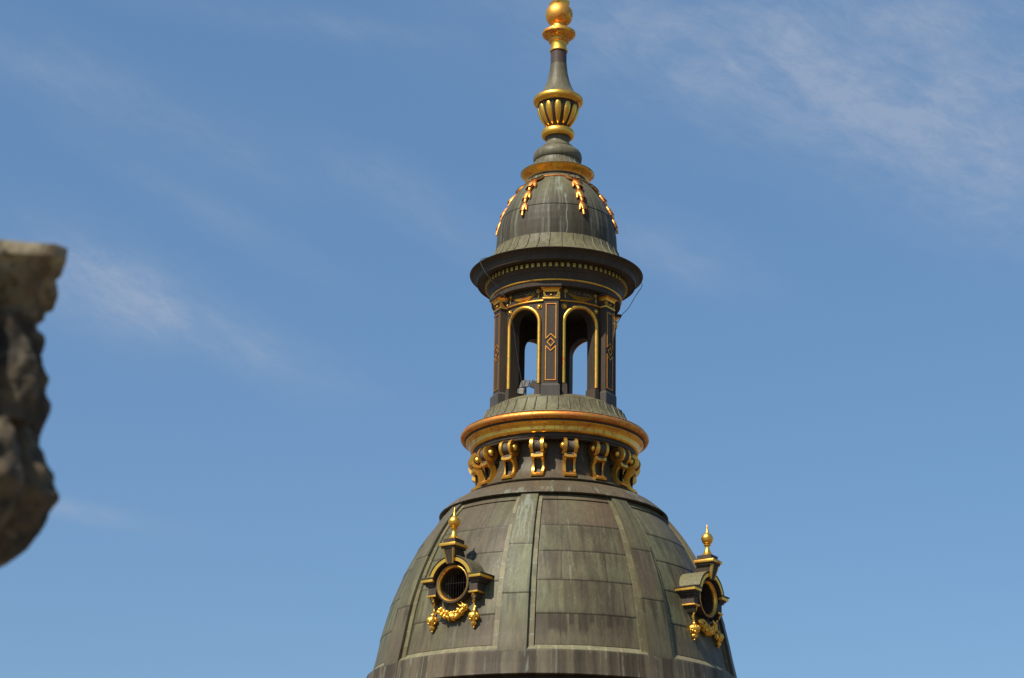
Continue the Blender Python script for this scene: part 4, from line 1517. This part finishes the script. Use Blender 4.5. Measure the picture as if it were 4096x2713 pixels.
        # pointed leaves curling out at the rim
        for i in range(6):
            a = 2 * PI * i / 6 + 0.9
            dr = Vector((math.cos(a), math.sin(a), 0))
            base = Vector((cc[0], cc[1], hb - 0.05))
            pts = [base + dr * (0.078 + 0.012 * j) + Vector((0, 0, -0.028 * j)) for j in range(5)]
            tube(bm, pts, [0.012, 0.026, 0.030, 0.020, 0.004], 6)
        bm_obj('tassel', bm, G_CLEAN, d, smooth=50)
    return d


dm = dormer()
for a in DORM_AZ[1:]:
    copy_part(dm, a)


# ------------------------------------------------------------------ separate things on the tower
def thing(o, label, cat, group=None, kind=None):
    o['label'] = label
    o['category'] = cat
    if group:
        o['group'] = group
    return o


def smooth_path(pts, n=6):
    out = []
    P = [Vector(p) for p in pts]
    for i in range(len(P) - 1):
        p0, p1, p2, p3 = P[max(i - 1, 0)], P[i], P[i + 1], P[min(i + 2, len(P) - 1)]
        for j in range(n):
            t = j / n
            out.append(0.5 * ((2 * p1) + (-p0 + p2) * t + (2 * p0 - 5 * p1 + 4 * p2 - p3) * t * t + (-p0 + 3 * p1 - 3 * p2 + p3) * t ** 3))
    out.append(P[-1])
    return out


bm = bmesh.new()
path = [P3(-48, 1.75, 18.62), P3(-53, 1.93, 18.53), P3(-57, 2.06, 18.50), P3(-58.5, 2.115, 18.44), P3(-55.5, 2.12, 18.25), P3(-52.6, 2.05, 18.04), P3(-50.3, 1.90, 17.84), P3(-47.6, 1.74, 17.70), P3(-46.3, 1.69, 17.56),
        P3(-44.1, 1.60, 17.175), P3(-42.5, 1.46, 16.75), P3(-42.6, 1.33, 16.15), P3(-41.3, 1.24, 15.72), P3(-38.0, 1.20, 15.30)]
tube(bm, smooth_path(path), 0.0085, 6)
o = bm_obj('lightning_cable', bm, M_CABLE)
thing(o, 'thin dark cable drooping from the cornice edge into the left arch', 'cable')
bm = bmesh.new()
path = [P3(100, 2.06, 18.50), P3(101, 2.12, 18.40), P3(103, 1.98, 18.16), P3(107, 1.84, 17.88), P3(111, 1.74, 17.76), P3(113, 1.70, 17.66), P3(114, 1.64, 17.55), P3(116, 1.58, 17.40)]
tube(bm, smooth_path(path), 0.0085, 6)
o = bm_obj('lightning_cable', bm, M_BLUE)
thing(o, 'thin blue cable hanging at the right side of the cornice against the sky', 'cable')

# floodlight and junction box lying inside the left arch
fl = bpy.data.objects.new('floodlight', None)
COL.objects.link(fl)
fl.location = P3(-41.0, 1.06, 15.20) + Vector((0, 0, Z0))
fl.rotation_euler = (0, 0, R(-18))
thing(fl, 'grey flat floodlight leaning inside the left arch of the lantern', 'floodlight')
bm = bmesh.new()
box(bm, -0.12, 0.10, -0.02, 0.02, 0.18, 0.42, 0.008)
bmesh.ops.rotate(bm, cent=(0, 0, 0.30), matrix=Matrix.Rotation(R(-35), 3, 'X'), verts=bm.verts)
o = bm_obj('lamp_panel', bm, M_LAMP, fl, smooth=0)
bm = bmesh.new()
v0 = box(bm, 0.14, 0.44, -0.10, -0.02, 0.22, 0.40, 0.01)
bmesh.ops.rotate(bm, cent=(0.15, 0, 0.35), matrix=Matrix.Rotation(R(26), 3, 'Y'), verts=bm.verts)
bm_obj('lamp_housing', bm, M_DARK, fl, smooth=0)
bm = bmesh.new()
tube(bm, [(0.0, 0.03, 0.0), (0.0, 0.03, 0.18), (0.0, 0.0, 0.30)], 0.02, 8)
tube(bm, [(-0.12, 0.03, 0.30), (0.12, 0.03, 0.30)], 0.012, 8)
bm_obj('stand', bm, M_DARK, fl)
bm = bmesh.new()
box(bm, -0.065, 0.065, -0.04, 0.04, 0.0, 0.14, 0.012)
box(bm, -0.09, -0.068, -0.03, 0.05, 0.01, 0.11, 0.006)
bmesh.ops.rotate(bm, cent=(0, 0, 0), matrix=Matrix.Rotation(R(16), 3, 'Y'), verts=bm.verts)
jb = bm_obj('junction_box', bm, M_WHITE, None, smooth=0, loc=P3(-39.0, 1.24, 15.20) + Vector((0, 0, Z0)))
jb.rotation_euler = (R(10), 0, R(-30))
thing(jb, 'small white junction box at the foot of the left arch, below the grey floodlight', 'junction box')
# ------------------------------------------------------------------ weathered carved capital on the terrace, close to the viewer
m, b, p, vec = new_mat('weathered carved stone')
tcn = b.n('ShaderNodeTexCoord')
sp_ = b.n('ShaderNodeSeparateXYZ')
b.link(tcn.outputs['Object'], sp_.inputs[0])
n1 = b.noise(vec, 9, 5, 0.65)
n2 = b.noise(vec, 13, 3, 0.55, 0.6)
lit_tone = b.mix(b.mapr(n1, 0.38, 0.62), (0.30, 0.245, 0.15), (0.11, 0.088, 0.05))  # tan of the sunlit top, put into the colour
shade_tone = b.mix(b.mapr(n1, 0.38, 0.62), (0.014, 0.010, 0.006), (0.080, 0.054, 0.027))  # shade over the lower body, painted in as dark brown
hh = b.m('ADD', b.mapr(sp_.outputs[2], 0.55, 0.78), b.m('MULTIPLY', b.m('SUBTRACT', n1, 0.5), 1.0), clamp=True)  # height mask: painted shade below, lit tan above
lit_tone = b.mix(b.mapr(n2, 0.40, 0.50), shade_tone, lit_tone)  # shaded crevices painted into the upper part by noise
shade_tone = b.mix(b.mapr(n2, 0.56, 0.66, 0, 0.55), shade_tone, (0.13, 0.105, 0.065))
b.link(b.mix(hh, shade_tone, lit_tone), p.inputs['Base Color'])
p.inputs['Roughness'].default_value = 0.9
bump(b, p, n1, 0.6, 0.03)
M_CARVE = m
U = 0.000617                    # metres to one photo pixel at the capital's distance
cap_loc = Vector((-1.419, -50 + 5.005, Z0 + 1.117))
base = bpy.data.objects.new('stone_capital', None)
COL.objects.link(base)
base.location = cap_loc
thing(base, 'blurred dark carved stone capital on a shaft at the left edge of the view', 'capital')
sil = [(158, 2275), (175, 2268), (240, 2225), (294, 2160), (334, 2095), (360, 2032), (378, 1995), (376, 1960), (366, 1915), (352, 1860), (332, 1800), (298, 1740), (290, 1690), (292, 1660), (303, 1615), (305, 1580),
       (292, 1545), (296, 1490), (282, 1450), (275, 1400), (285, 1340), (285, 1312), (262, 1300), (252, 1285), (256, 1240), (262, 1225)]
bm = bmesh.new()
seg = 140
rings = []
sil_z = [((2270 - y) * U, r * U) for r, y in sil]
sz = np.array([q[0] for q in sil_z]); sr = np.array([q[1] for q in sil_z])
order = np.argsort(sz)
sz, sr = sz[order], sr[order]
NZ = 150
for j in range(NZ + 1):
    z = sz[0] + (sz[-1] - sz[0]) * j / NZ
    r = float(np.interp(z, sz, sr))
    ring = []
    for i in range(seg):
        a = 2 * PI * i / seg
        # two tiers of drooping acanthus leaves with deep gaps between them
        tier = 0 if z < 0.33 else 1
        ph = 4 * a + (0.0 if tier == 0 else PI / 2)
        lf = abs(math.cos(ph))
        zt = (z / 0.33) if tier == 0 else ((z - 0.33) / 0.31)
        lobes = 0.5 + 0.5 * math.cos(zt * 22 + 6 * abs(math.sin(ph)))
        nz = mnoise.fractal(Vector((math.cos(a) * 2.6, math.sin(a) * 2.6, z * 7)), 1.1, 2.0, 5)
        n3 = mnoise.noise(Vector((math.cos(a) * 9, math.sin(a) * 9, z * 24)))
        rr = r * (0.87 + 0.12 * lf ** 0.7 + 0.045 * lobes * lf + 0.060 * nz + 0.055 * n3)
        rr += 0.022 * max(0, math.sin(zt * PI * 1.0 + 0.4)) * lf - 0.02 * (1 - lf) ** 2
        ring.append(bm.verts.new((rr * math.cos(a), rr * math.sin(a), z)))
    rings.append(ring)
for A_, B_ in zip(rings[:-1], rings[1:]):
    for i in range(seg):
        bm.faces.new((A_[i], A_[(i + 1) % seg], B_[(i + 1) % seg], B_[i]))
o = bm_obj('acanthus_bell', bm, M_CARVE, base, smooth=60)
o.location = (0, 0, 0)
bm = bmesh.new()
# abacus: slab with hollowed sides, its corners carried on curling leaves
nA = 160
prev = None
NL = 30
for j in range(NL + 1):
    t = j / NL
    z = 0.585 + 0.160 * t
    if t < 0.74:
        k_ = 0.66 + 0.27 * (t / 0.74) ** 1.2
    elif t < 0.80:
        k_ = 0.93 + 0.06 * (t - 0.74) / 0.06
    else:
        k_ = 0.99
    if t > 0.97:
        k_ = 0.985
    ring = []
    for i in range(nA):
        a = 2 * PI * i / nA
        q = ((a + PI / 4) % (PI / 2)) - PI / 4       # angle from the corner
        rr = 0.214 / math.cos(PI / 4 - abs(q)) * (1 - 0.09 * math.exp(-((abs(q) - PI / 4) / 0.35) ** 2)) * k_
        if t < 0.76:                                 # below the slab only the corner leaves stand out
            rr = rr * (1 - 0.20 * min(1, (abs(q) / 0.30) ** 2) * (1 - t / 0.76 * 0.5))
        rr = min(rr, 0.286 * k_)
        nz = mnoise.fractal(Vector((math.cos(a) * 3, math.sin(a) * 3, z * 10)), 0.9, 2.0, 6) * (0.045 if t < 0.74 else 0.012)
        ring.append(bm.verts.new(((rr + nz) * math.cos(a - R(29)), (rr + nz) * math.sin(a - R(29)), z)))
    if prev:
        for i in range(nA):
            bm.faces.new((prev[i], prev[(i + 1) % nA], ring[(i + 1) % nA], ring[i]))
    prev = ring
bm.faces.new(prev)
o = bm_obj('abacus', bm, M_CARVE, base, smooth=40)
bm = lathe_bm([(0.0, -6.0), (0.16, -6.0), (0.16, -5.8), (0.112, -5.7), (0.108, -3.0), (0.104, -0.9), (0.104, -0.2), (0.110, -0.06), (0.113, 0.02)], 48)
m2, b2, p2, vec2 = new_mat('smooth grey shaft')
b2.link(b2.mix(b2.mapr(b2.noise(vec2, 6, 4), 0.3, 0.7), (0.16, 0.15, 0.135), (0.10, 0.095, 0.085)), p2.inputs['Base Color'])
p2.inputs['Roughness'].default_value = 0.7
o = bm_obj('shaft', bm, m2, base, smooth=40)
# terrace slab the shaft stands on
bm = bmesh.new()
box(bm, -9, 9, 41.5, 60, Z0 - 5.0, Z0 - 4.88)
o = bm_obj('terrace', bm, M_STONE, None, smooth=0, loc=(0, 0, 0))
o['kind'] = 'structure'
bm = bmesh.new()
box(bm, -8.5, 8.5, 42.0, 59.5, 0, Z0 - 5.004)
o = bm_obj('terrace_building', bm, M_STONE, None, smooth=0, loc=(0, 0, 0))
o['label'] = 'plain stone building under the viewing terrace'
o['category'] = 'building'

del root['is_root']
